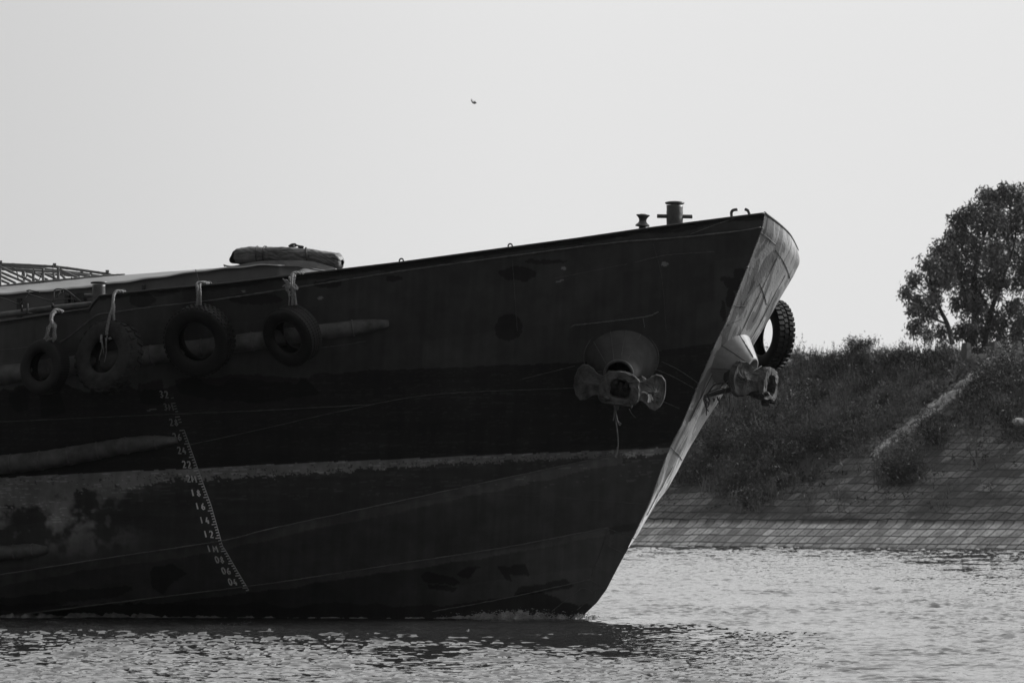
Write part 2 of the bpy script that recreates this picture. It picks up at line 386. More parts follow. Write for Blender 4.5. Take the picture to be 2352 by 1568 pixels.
def build_bank():
    A = np.concatenate([np.linspace(-900, -24, 24), np.linspace(-22, 26, 380), np.linspace(28, 200, 14)])
    D = np.concatenate([[-6], np.linspace(-1, 1.5, 22), np.linspace(1.54, DC, 150), [DC + .3, DC + .6, DC + 4, DC + 7, DC + 8, DC + 9, DC + 20, DC + 40, 200, 600]])
    AA, DD = np.meshgrid(A, D); Z = bank_z(DD)
    rel = fbm(AA * 0.35, DD * 0.5, 4, 3) - 0.5
    Z = Z + np.where((DD > 1.6) & (DD < DC), rel * 0.22 + 0.05 * (fbm(AA * 2.4, DD * 2.4, 2, 33) - 0.5), 0)
    P = np.stack([S0.x + SA.x * AA + SU.x * DD, S0.y + SA.y * AA + SU.y * DD, Z], -1)
    px, py = to_px(P)
    soil = np.clip(weed_density(px, py) * 1.1, 0, 0.95)
    soil = np.maximum(soil, np.clip((fbm(AA * 0.45, DD * 1.3, 4, 21) - 0.46) * 6, 0, 0.75))
    rel_a = AA + 0.5 * (fbm(AA * 0.6, DD * 0.6, 3, 8) - 0.5)
    for a0, w, d0, d1 in ((a_band1, 1.5, 1.5, 6.0), (a_band2, 1.6, 1.5, 8.5)):
        soil = np.maximum(soil, ((np.abs(rel_a - a0) < w / 2 * (0.7 + 0.6 * fbm(AA, DD * 1.5, 3, 28))) & (DD > d0) & (DD < d1)) * 0.55)
    soil = np.where(DD > DC, 0.8, soil); low = np.clip((1.55 - DD) / 0.1, 0, 1)
    soil = np.where(DD < 1.5, (fbm(AA * 1.2, DD * 1.5, 4, 31) > 0.63) * 0.5, soil)
    for a0 in (a_band1 - 1.1, a_band2 - 2.6):
        soil = np.where((np.abs(rel_a - a0) < 0.9) & (DD < 1.5), 0.45, soil)
    m = bpy.data.materials.new('bank_revetment'); m.use_nodes = True; nt = m.node_tree; N = nt.nodes; L = nt.links
    p = N['Principled BSDF']; p.inputs['Roughness'].default_value = 0.9; p.inputs['Specular IOR Level'].default_value = 0.15
    uv = N.new('ShaderNodeUVMap'); uv.uv_map = 'slope'
    br = N.new('ShaderNodeTexBrick'); br.offset = 0.0; br.inputs['Scale'].default_value = 1.0
    br.inputs['Brick Width'].default_value = 0.66; br.inputs['Row Height'].default_value = 0.545; br.inputs['Mortar Size'].default_value = 0.02
    br.inputs['Mortar Smooth'].default_value = 0.2; br.inputs['Bias'].default_value = -0.1
    br.inputs['Color1'].default_value = (0.10, 0.10, 0.10, 1); br.inputs['Color2'].default_value = (0.20, 0.20, 0.20, 1); br.inputs['Mortar'].default_value = (0.012, 0.012, 0.012, 1)
    L.new(uv.outputs[0], br.inputs['Vector'])
    nz = N.new('ShaderNodeTexNoise'); nz.inputs['Scale'].default_value = 2.2; nz.inputs['Detail'].default_value = 8; L.new(uv.outputs[0], nz.inputs[0])
    # a lifting hole in each block
    sep = N.new('ShaderNodeSeparateXYZ'); L.new(uv.outputs[0], sep.inputs[0])
    def mth(op, a, b=None):
        n = N.new('ShaderNodeMath'); n.operation = op
        if isinstance(a, (int, float)): n.inputs[0].default_value = a
        else: L.new(a, n.inputs[0])
        if b is not None:
            if isinstance(b, (int, float)): n.inputs[1].default_value = b
            else: L.new(b, n.inputs[1])
        return n.outputs[0]
    hx = mth('SUBTRACT', mth('FRACT', mth('DIVIDE', sep.outputs[0], 0.66)), 0.5); hy = mth('SUBTRACT', mth('FRACT', mth('DIVIDE', sep.outputs[1], 0.545)), 0.5)
    dist = mth('ADD', mth('MULTIPLY', mth('MULTIPLY', hx, hx), 2.2), mth('MULTIPLY', hy, hy)); hole = mth('GREATER_THAN', dist, 0.012)
    holef = mth('MULTIPLY_ADD', hole, 0.55); N.active = None
    holef.node.inputs[2].default_value = 0.45
    gr = mth('MULTIPLY_ADD', nz.outputs[0], 1.6); gr.node.inputs[2].default_value = 0.25
    jv = mth('LESS_THAN', mth('FRACT', mth('DIVIDE', sep.outputs[0], 0.66)), 0.085); jh = mth('LESS_THAN', mth('FRACT', mth('DIVIDE', sep.outputs[1], 0.545)), 0.11)
    joint = mth('MULTIPLY_ADD', mth('MAXIMUM', jv, jh), -0.80); joint.node.inputs[2].default_value = 1.0; L.new(mth('MULTIPLY_ADD', nz.outputs[0], -1.9), joint.node.inputs[1]); joint.node.inputs[1].links[0].from_node.inputs[2].default_value = 0.28
    c1 = mth('MULTIPLY', mth('MULTIPLY', mth('MULTIPLY', br.outputs['Color'], holef), gr), joint)
    at_low = N.new('ShaderNodeAttribute'); at_low.attribute_name = 'washed'; lf = mth('MULTIPLY_ADD', at_low.outputs['Fac'], 1.9); lf.node.inputs[2].default_value = 1.0
    c2 = mth('MULTIPLY', c1, lf)
    at_s = N.new('ShaderNodeAttribute'); at_s.attribute_name = 'soil'
    sm = N.new('ShaderNodeMix'); sm.data_type = 'FLOAT'
    L.new(at_s.outputs['Fac'], sm.inputs['Factor']); L.new(c2, sm.inputs['A']); so = mth('MULTIPLY_ADD', nz.outputs[0], 0.06); so.node.inputs[2].default_value = 0.012
    so2 = mth('MULTIPLY', so, mth('MULTIPLY_ADD', at_low.outputs['Fac'], 3.2)); 
    so2.node.inputs[1].links[0].from_node.inputs[2].default_value = 1.0
    L.new(so2, sm.inputs['B'])
    L.new(sm.outputs['Result'], p.inputs['Base Color'])
    b = N.new('ShaderNodeBump'); b.inputs['Strength'].default_value = 0.7; b.inputs['Distance'].default_value = 0.06; L.new(br.outputs['Fac'], b.inputs['Height']); b.invert = True
    L.new(b.outputs[0], p.inputs['Normal'])
    o = npmesh('river_bank', P.reshape(-1, 3), gridfaces(len(D), len(A)), m); tag(o, kind='structure')
    me = o.data
    for nm, arr in (('soil', soil), ('washed', low)):
        a = me.attributes.new(nm, 'FLOAT', 'POINT'); a.data.foreach_set('value', np.asarray(arr, np.float32).ravel())
    uvl = me.uv_layers.new(name='slope'); li = np.zeros(len(me.loops), np.int32); me.loops.foreach_get('vertex_index', li)
    wob = 0.12 * (fbm(AA * 0.3, DD * 0.3, 2, 41) - 0.5) + 0.07 * (fbm(AA * 1.6, DD * 1.6, 2, 42) - 0.5)
    UV = np.stack([(AA + wob + 500.4).ravel(), (DD * 1.2 + wob + 100.0).ravel()], -1)[li]
    uvl.data.foreach_set('uv', UV.astype(np.float32).ravel())
a_band1 = bank_from_px(1890, 1120)[0]; a_band2 = bank_from_px(2290, 1060)[0]; a_path = bank_from_px(2120, 960)[0]
build_bank()

# rubble path climbing the slope
def build_path():
    rng = np.random.default_rng(8)
    nd, nw = 240, 34; d = np.linspace(5.6, DC + 0.2, nd); w = np.linspace(-0.5, 0.5, nw); DD, WW = np.meshgrid(d, w, indexing='ij')
    wid = np.interp(DD, [5.6, 6.2, 8.0, 10.0, 12.3], [0.4, 1.25, 1.5, 1.4, 1.2]) * (0.6 + 0.8 * fbm(DD * 1.7, np.sign(WW) * 3 + 9, 3, 14))
    AA = a_path + WW * wid + 0.5 * (fbm(DD * 0.6, WW * 0 + 2, 3, 4) - 0.5)
    rel = fbm(AA * 3.2, DD * 3.2, 4, 6) - 0.45
    Z = bank_z(DD) + (0.09 + 0.42 * rel) * (1 - (2 * np.abs(WW)) ** 3) - 0.12 * (2 * np.abs(WW)) ** 6
    P = np.stack([S0.x + SA.x * AA + SU.x * DD, S0.y + SA.y * AA + SU.y * DD, Z], -1)
    m = mat('rubble_path', 0.2, rough=0.95, var=0.35, scale=5, bump=0.6, spec=0.1, attr='tone')
    tone = 0.33 * (0.35 + 1.5 * fbm(AA * 4.5, DD * 2.0, 3, 16)) * (1 - 0.5 * (2 * np.abs(WW)) ** 4)
    tag(npmesh('path', P.reshape(-1, 3), gridfaces(nd, nw), m, tone=tone), kind='structure')
    n = 900; dd = rng.uniform(5.9, DC, n); aa = a_path + rng.normal(0, 0.5, n); b = bmesh.new()      # loose stones
    for k in range(n):
        c = bank_pt(aa[k], dd[k], 0.07); r = rng.uniform(0.03, 0.10)
        bmesh.ops.create_icosphere(b, subdivisions=1, radius=r, matrix=Matrix.Translation(c) @ Matrix.Rotation(rng.uniform(0, 3), 4, 'Z') @ Matrix.Diagonal((1, rng.uniform(.6, 1), rng.uniform(.5, .8), 1)))
    tag(obj('path_gravel', b, M['rubble'], smooth=False), 'loose stones strewn over the rubble path up the bank', 'gravel', kind='stuff')
build_path()
# road along the crest with its kerb
b = bmesh.new(); vs = [b.verts.new(bank_pt(a, d, 0.006)) for a, d in ((-300, DC + 1.2), (120, DC + 1.2), (120, DC + 6.6), (-300, DC + 6.6))]; b.faces.new(vs)
tag(obj('road', b, M['road'], smooth=False), kind='structure')
b = bmesh.new()
for k in range(24):
    a0 = -6 + k * 1.5; box(b, bank_pt(a0, DC + 0.85, 0.03), 1.47, 0.3, 0.24, SA, SU)
tag(obj('kerb', b, M['kerb'], smooth=False), kind='structure')

# leaves ---------------------------------------------------------------
def leaf_quads(C, D, Wd, L, Wid):
    """quads from centres, directions, side vectors, lengths and widths (arrays)"""
    a = D * L[:, None]; s = Wd * Wid[:, None] * 0.5
    V = np.stack([C - s * 0.35, C + a * 0.5 - s, C + a, C + a * 0.5 + s], 1)
    Fq = np.arange(len(C) * 4).reshape(-1, 4)
    return V.reshape(-1, 3), Fq
def unit(v): return v / np.maximum(np.linalg.norm(v, axis=-1, keepdims=True), 1e-9)
def rand_leaves(C, rng, droop=0.0, up=0.0, L=(0.1, 0.2), W=(0.03, 0.06)):
    n = len(C); D = rng.normal(size=(n, 3)); D[:, 2] += up - droop; D = unit(D)
    S = unit(np.cross(D, rng.normal(size=(n, 3))))
    return leaf_quads(C, D, S, rng.uniform(L[0], L[1], n), rng.uniform(W[0], W[1], n))

def build_weeds():
    rng = np.random.default_rng(21); n = 34000
    a = rng.uniform(-22, 24, n); d = rng.uniform(1.9, DC + 0.6, n)
    P = np.stack([S0.x + SA.x * a + SU.x * d, S0.y + SA.y * a + SU.y * d, bank_z(d)], -1)
    px, py = to_px(P); den = weed_density(px, py) * (0.12 + 0.88 * np.clip((fbm(a * 0.9, d * 0.9, 3, 14) - 0.36) * 8, 0, 1))
    keep = (rng.random(n) < den) & (px > 1380) & (px < 2480) & ~((px > 2195) & (py < 842) & (rng.random(n) < 0.96)) & ~((np.abs(a - a_path) < 0.95) & (d > 5.6))
    P = P[keep]; a = a[keep]; d = d[keep]; n = len(P)
    big = np.clip((fbm(a * 0.55, d * 0.55, 3, 17) - 0.40) * 4.5, 0, 1); hgt = (0.18 + 0.95 * big) * rng.uniform(0.5, 1.35, n)
    k = 13
    base = np.repeat(P, k, 0); hh = np.repeat(hgt, k)
    lean = np.repeat(rng.normal(0, 0.18, (n, 2)), k, 0)
    t = rng.random(n * k) ** 0.8; C = base.copy()
    C[:, 2] += t * hh - 0.03; C[:, :2] += lean * (t * hh)[:, None] + rng.normal(0, 0.07, (n * k, 2)) * (1.2 - t)[:, None]
    V, Fq = rand_leaves(C, rng, up=0.8, L=(0.07, 0.22), W=(0.02, 0.06))
    clump = (0.35 + 1.5 * np.repeat(np.clip((fbm(a * 0.8, d * 0.8, 3, 19) - 0.3) * 2.2, 0, 1), k)) * (0.55 + 0.6 * t)
    tone = 0.105 * clump * rng.uniform(0.5, 1.7, n * k); tone = np.where(rng.random(n * k) < 0.02, rng.uniform(0.35, 0.75, n * k), tone)
    tag(npmesh('weeds', V, Fq, M['leaf'], tone=np.repeat(tone, 4)), 'rough dark weeds and grasses covering the upper part of the paved bank', 'weeds', kind='stuff')
    # wispy tufts of taller dry grass through the weeds and over the edge of the paving
    n = 5200; a = rng.uniform(-22, 24, n); d = rng.uniform(1.9, DC + 0.4, n)
    P = np.stack([S0.x + SA.x * a + SU.x * d, S0.y + SA.y * a + SU.y * d, bank_z(d)], -1); px, py = to_px(P)
    pr_ = np.clip((fbm(a * 0.6, d * 0.6, 3, 71) - 0.42) * 5, 0.04, 1) * np.clip(weed_density(px, py - 18) * 1.2, 0.03, 1)
    k_ = (rng.random(n) < pr_) & (px > 1380) & (px < 2480) & ~((px > 2195) & (py < 842)) & ~((np.abs(a - a_path) < 0.8) & (d > 5.6)); P = P[k_]; a = a[k_]; d = d[k_]; n = len(P); k = 9
    base = np.repeat(P, k, 0) + np.concatenate([rng.normal(0, 0.10, (n * k, 2)), np.full((n * k, 1), -0.05)], 1)
    D = unit(np.concatenate([rng.normal(0, 0.30, (n * k, 2)), np.ones((n * k, 1))], 1)); S = unit(np.cross(D, rng.normal(size=(n * k, 3))))
    hh = np.repeat(rng.uniform(0.45, 1.15, n), k) * rng.uniform(0.6, 1.1, n * k); Vg, Fg = leaf_quads(base, D, S, hh, np.full(n * k, 0.030))
    tip = base + D * (hh * rng.uniform(0.75, 1.0, n * k))[:, None]; Vt, Ft = rand_leaves(tip, rng, up=0.6, L=(0.06, 0.16), W=(0.02, 0.05))
    tg = np.repeat(np.repeat(rng.uniform(0.08, 0.24, n), k) * rng.uniform(0.7, 1.2, n * k), 4)
    tag(npmesh('dry_grass', np.concatenate([Vg, Vt]), np.concatenate([Fg, Ft + len(Vg)]), M['leaf'], tone=np.concatenate([tg, tg * 1.15])), 'wispy taller grass growing through the weeds and over the edge of the paving', 'grass', kind='stuff')
    # tall grass along the crest, against the sky
    n = 5200; a = rng.uniform(-24, 26, n); d = DC + rng.uniform(-0.8, 0.5, n); pick = (fbm(a * 0.7, a * 0 + 3, 3, 23) > rng.uniform(0.3, 0.62, n)); a = a[pick]; d = d[pick]; n = len(a)
    far = (rng.random(n) < 0.35) | (a > a_path - 1.6); d = np.where(far, DC + 8 + rng.uniform(0, 2, n), d)
    P = np.stack([S0.x + SA.x * a + SU.x * d, S0.y + SA.y * a + SU.y * d, bank_z(d) - 0.05], -1)
    D = unit(np.concatenate([rng.normal(0, 0.22, (n, 2)), np.ones((n, 1))], 1)); S = unit(np.cross(D, rng.normal(size=(n, 3))))
    V1, F1 = leaf_quads(P, D, S, rng.uniform(0.25, 0.8, n) * (0.5 + fbm(a * 0.8, a * 0, 2, 9)), np.full(n, 0.035))
    C = P + D * (rng.random((n, 1)) * 0.6); V2, F2 = rand_leaves(np.repeat(C, 2, 0), rng, up=0.5, L=(0.06, 0.18), W=(0.02, 0.05))
    V = np.concatenate([V1, V2]); Fq = np.concatenate([F1, F2 + len(V1)])
    tag(npmesh('crest_grass', V, Fq, M['leaf'], tone=np.repeat(0.08 * rng.uniform(0.6, 1.7, len(Fq)), 4)), 'thin tall grass standing along the crest of the bank', 'grass', kind='stuff')
build_weeds()

def build_hedge():
    rng = np.random.default_rng(61)
    n = 11000; a = rng.uniform(-6, 22, n); d = DC + 8.3 + rng.normal(0, 0.45, n); h = 0.75 * (0.45 + 0.8 * fbm(a * 0.6, a * 0, 3, 62)) * np.clip((a + 6) / 6, 0.3, 1)
    C = np.stack([S0.x + SA.x * a + SU.x * d, S0.y + SA.y * a + SU.y * d, bank_z(d) - 0.35 + rng.random(n) * (h + 0.35)], -1)
    V, Fq = rand_leaves(C, rng, up=0.3, L=(0.1, 0.26), W=(0.05, 0.11))
    tag(npmesh('hedge', V, Fq, M['leaf'], tone=np.repeat(0.05 * rng.uniform(0.5, 1.6, n), 4), loc=bank_pt(4, DC + 8.3, 0)), 'dark low hedge along the far side of the road below the trees', 'hedge')
build_hedge()

def shrub(px, py, h, w, label, seed, pale=1.0, dd=None):
    rng = np.random.default_rng(seed)
    a, d = bank_from_px(px, py)
    if dd is not None: d = dd
    base = bank_pt(a, d, -0.03)
    t = thing('shrub', label, 'shrub', base, 'shrubs on the bank')
    st = bmesh.new(); tips = []
    for k in range(9):
        an = rng.uniform(0, 6.28); r = w * 0.5 * rng.uniform(0.3, 1.0); hh = h * rng.uniform(0.6, 1.0)
        tip = base + Vector((math.cos(an) * r, math.sin(an) * r, hh)); mid = base.lerp(tip, 0.5) + Vector((0, 0, 0.1 * h)); tips.append((mid, tip))
        tube(st, [base, mid, tip], [0.02, 0.013, 0.006], 4)
    obj('stem', st, M['bark'], t)
    n = int(1100 * h * w) + 300
    C = np.zeros((n, 3))
    for i in range(n):
        m_, tp = tips[rng.integers(len(tips))]; f = rng.random(); c = (base.lerp(m_, f * 2) if f < 0.35 else m_.lerp(tp, (f - 0.35) / 0.65))
        C[i] = np.array(c) + rng.normal(0, 0.11 * w, 3) * np.array([1, 1, 0.8])
    C[:, 2] = np.maximum(C[:, 2], base.z)
    V, Fq = rand_leaves(C, rng, up=0.4, L=(0.06, 0.18), W=(0.025, 0.06))
    tone = 0.08 * pale * rng.uniform(0.5, 1.6, n); tone = np.where(rng.random(n) < 0.02, 0.45, tone)
    npmesh('foliage', V, Fq, M['leaf'], t, tone=np.repeat(tone, 4))
SHR = [(1745, 1062, 1.7, 2.6, 'broad pale leafy shrub low on the weedy slope beside the bow', 1.35), (1650, 1075, 1.5, 2.0, 'shrub half hidden behind the raked bow plate of the barge', 1.0),
       (1880, 1030, 1.1, 2.2, 'spreading shrub at the lower right edge of the weedy patch', 1.1), (2070, 1105, 0.9, 1.9, 'dark low shrub growing alone among the paving blocks', 0.8),
       (1718, 1160, 0.7, 0.9, 'small speckled bush just above the pale lower paving', 1.2), (2150, 1015, 0.7, 1.3, 'small shrub beside the foot of the rubble path', 0.9),
       (2050, 850, 1.1, 1.6, 'tall weedy shrub below the crest, left of the tree', 1.0), (2350, 905, 0.8, 1.6, 'leafy shrub on the slope at the right picture edge, above the white bag', 0.9)]
for i, (px, py, h, w, lb, pale) in enumerate(SHR): shrub(px, py, h, w, lb, 100 + i, pale)
shrub(1985, 812, 1.2, 1.6, 'feathery shrub standing on the crest beside the longest dark block', 150, 1.0, DC + 0.3)

# ---------------------------------------------------------------- trees
def tree(label, base, limbs, clumps, seed, Y):
    """limbs: polylines of (px, py, radius in m); clumps: (px, py, radius in px) of foliage"""
    rng = np.random.default_rng(seed)
    t = thing('tree', label, 'tree', base, 'trees behind the crest of the bank')
    bt = bmesh.new()
    for L in limbs:
        pts = [at(x, y, Y + rng.normal(0, 0.25)) for x, y, r in L]; rr = [q[2] for q in L]
        pts2 = spline(pts, 5); r2 = list(np.interp(np.linspace(0, len(pts) - 1, len(pts2)), range(len(pts)), rr))
        tube(bt, pts2, r2, 8)
    for cx, cy, cr in clumps:                              # twigs that carry the clumps
        c = at(cx, cy, Y); 
        best = min((at(x, y, Y) for L in limbs for x, y, r in L), key=lambda q: (q - c).length)
        tube(bt, spline([best, best.lerp(c, 0.5) + Vector((0, rng.normal(0, .2), 0.15)), c + Vector((0, rng.normal(0, .3), cr / 110.0))], 4), [0.05, 0.045, 0.04, 0.035, 0.03, 0.025, 0.02, 0.015, 0.01], 5)
    obj('trunk', bt, M['bark'], t)
    CC = []; TT = []
    mpp = Y / F
    for cx, cy, cr in clumps:
        c = np.array(at(cx, cy, Y)); r = cr * mpp * 0.88; n = int(10 + 0.022 * cr * cr)
        tuft = rng.normal(size=(n, 3)); tuft = unit(tuft) * (rng.random((n, 1)) ** 0.45) * r * np.array([1.0, 1.25, 0.95]) + c + np.array([0, rng.normal(0, .8), 0])
        for q in tuft:
            m_ = rng.integers(16, 30); s = rng.uniform(0.09, 0.20)
            CC.append(q + np.clip(rng.normal(0, 1, (m_, 3)), -1.6, 1.6) * np.array([s, s, s * 1.25])); TT.append(np.full(m_, rng.uniform(0.6, 1.3)))
    C = np.concatenate(CC); T = np.concatenate(TT); n = len(C)
    V, Fq = rand_leaves(C, rng, droop=1.1, L=(0.14, 0.30), W=(0.05, 0.095))
    npmesh('crown', V, Fq, M['leaf'], t, tone=np.repeat(0.17 * T * rng.uniform(0.7, 1.3, n), 4))
ZT = ZC + 0.4
def crest_base(px, Y): p = at(px, 780, Y); return Vector((p.x, Y, ZT))
tree('slender leaning tree with sparse foliage at the left of the clump', crest_base(2186, 266), [[(2188, 790, .13), (2176, 745, .11), (2155, 700, .08), (2135, 640, .05), (2140, 600, .03)], [(2176, 745, .06), (2120, 720, .03)], [(2155, 700, .05), (2105, 660, .02)]],
     [(2130, 612, 24), (2152, 650, 28), (2102, 640, 16), (2084, 672, 13), (2108, 692, 22), (2136, 712, 24), (2104, 750, 20), (2122, 765, 16), (2165, 610, 26), (2160, 575, 26), (2142, 680, 18), (2096, 715, 12), (2175, 640, 22), (2170, 762, 14)], 31, 266)
tree('tallest dense tree of the clump, rising to a double top', crest_base(2236, 268), [[(2236, 795, .20), (2240, 720, .17), (2238, 640, .14), (2255, 560, .1), (2275, 480, .05), (2285, 440, .03)], [(2240, 720, .10), (2205, 640, .07), (2195, 560, .03)], [(2262, 795, .15), (2275, 720, .12), (2300, 650, .09), (2330, 560, .05), (2335, 470, .03)], [(2275, 720, .08), (2245, 660, .05)]],
     [(2285, 455, 34), (2262, 452, 24), (2310, 440, 26), (2335, 455, 30), (2225, 495, 34), (2270, 505, 50), (2320, 520, 50), (2345, 490, 34), (2190, 545, 24), (2215, 560, 46), (2265, 580, 58), (2330, 580, 48), (2195, 620, 42), (2240, 640, 50), (2290, 645, 44), (2205, 690, 34), (2250, 705, 44), (2225, 750, 30), (2275, 745, 26), (2180, 580, 24), (2200, 515, 24), (2228, 775, 20), (2262, 772, 22), (2300, 772, 22), (2205, 760, 18), (2335, 775, 22)], 32, 268)
tree('bushy tree at the far right of the clump, cut by the picture edge', crest_base(2385, 267), [[(2385, 795, .2), (2380, 700, .16), (2390, 600, .1), (2400, 520, .05)], [(2380, 700, .1), (2340, 640, .05)], [(2380, 720, .09), (2430, 640, .04)]],
     [(2352, 640, 34), (2335, 700, 34), (2300, 735, 24), (2345, 745, 34), (2390, 560, 50), (2400, 640, 60), (2430, 700, 60), (2390, 720, 50), (2380, 500, 36), (2365, 600, 34)], 33, 267)

# blocks and posts on the crest
def guard_block(px, w, h, label, mt, dd, taper, kind_name, cat, grp):
    a, d = bank_from_px(px, 826); Y = (S0 + SU * (DC + dd)).y
    # walk along the crest until the block is seen at px
    lo, hi = -40.0, 40.0
    for _ in range(40):
        mid = (lo + hi) / 2; q = bank_pt(mid, DC + dd); x, y = to_px(np.array(q))
        if x < px: lo = mid
        else: hi = mid
    c = bank_pt(mid, DC + dd, h / 2 - 0.08); b = bmesh.new(); box(b, c, w, 0.35, h, SA, SU, taper=taper)
    bmesh.ops.bevel(b, geom=list(b.edges), offset=0.025, segments=2, affect='EDGES')
    tag(obj(kind_name, b, mt, smooth=False, loc=c), label, cat, grp)
guard_block(1821, 1.0, 0.55, 'low dark concrete block on the crest just right of the bow tyre', M['concrete'], 0.1, 1.0, 'concrete_block', 'block', 'concrete blocks along the crest')
guard_block(1976, 1.75, 0.5, 'longest dark concrete block on the crest, beneath the feathery shrub', M['concrete'], 0.1, 1.0, 'concrete_block', 'block', 'concrete blocks along the crest')
guard_block(2219, 0.5, 0.75, 'tapered concrete guard post left of the gap where the path tops out', M['concrete'], 0.4, 0.7, 'guard_post', 'post', 'guard posts along the road')
guard_block(2282, 0.55, 0.75, 'tapered concrete guard post at the top of the rubble path', M['concrete'], 0.4, 0.8, 'guard_post', 'post', 'guard posts along the road')
guard_block(2336, 0.5, 0.75, 'tapered concrete guard post nearest the right picture edge', M['concrete'], 0.4, 0.7, 'guard_post', 'post', 'guard posts along the road')

def lump(name, px, py, s, m, label, cat, seed, squash=0.7, dz=0.0):
    rng = random.Random(seed); a, d = bank_from_px(px, py); c = bank_pt(a, d, s * 0.25 + dz); b = bmesh.new()
    bmesh.ops.create_icosphere(b, subdivisions=2, radius=s / 2)
    for v in b.verts:
        k = 1 + rng.uniform(-0.22, 0.22); v.co *= k; v.co.z *= squash
    b.transform(Matrix.Translation(c)); tag(obj(name, b, m, smooth=False, loc=c), label, cat)
lump('boulder', 1812, 856, 0.55, M['stone'], 'pale broken stone lying in the weeds right of the far anchor', 'stone', 1, 0.9, 0.25)
lump('plastic_bag', 2341, 985, 0.62, M['plastic'], 'crumpled white plastic bag on the paving at the right picture edge', 'bag', 2, 0.6, 0.1)
lump('boulder', 1805, 1105, 0.55, M['concrete'], 'grey lump of stone at the lower edge of the weedy slope', 'stone', 3)
lump('boulder', 1632, 892 + 195, 0.35, M['stone'], 'small pale stone among weeds close beside the lit bow plate', 'stone', 5, 0.6, 0.2)

# ================================================================== BARGE
barge = thing('barge', 'dark steel river barge with a raked bow heading right across the river', 'barge', STEM)

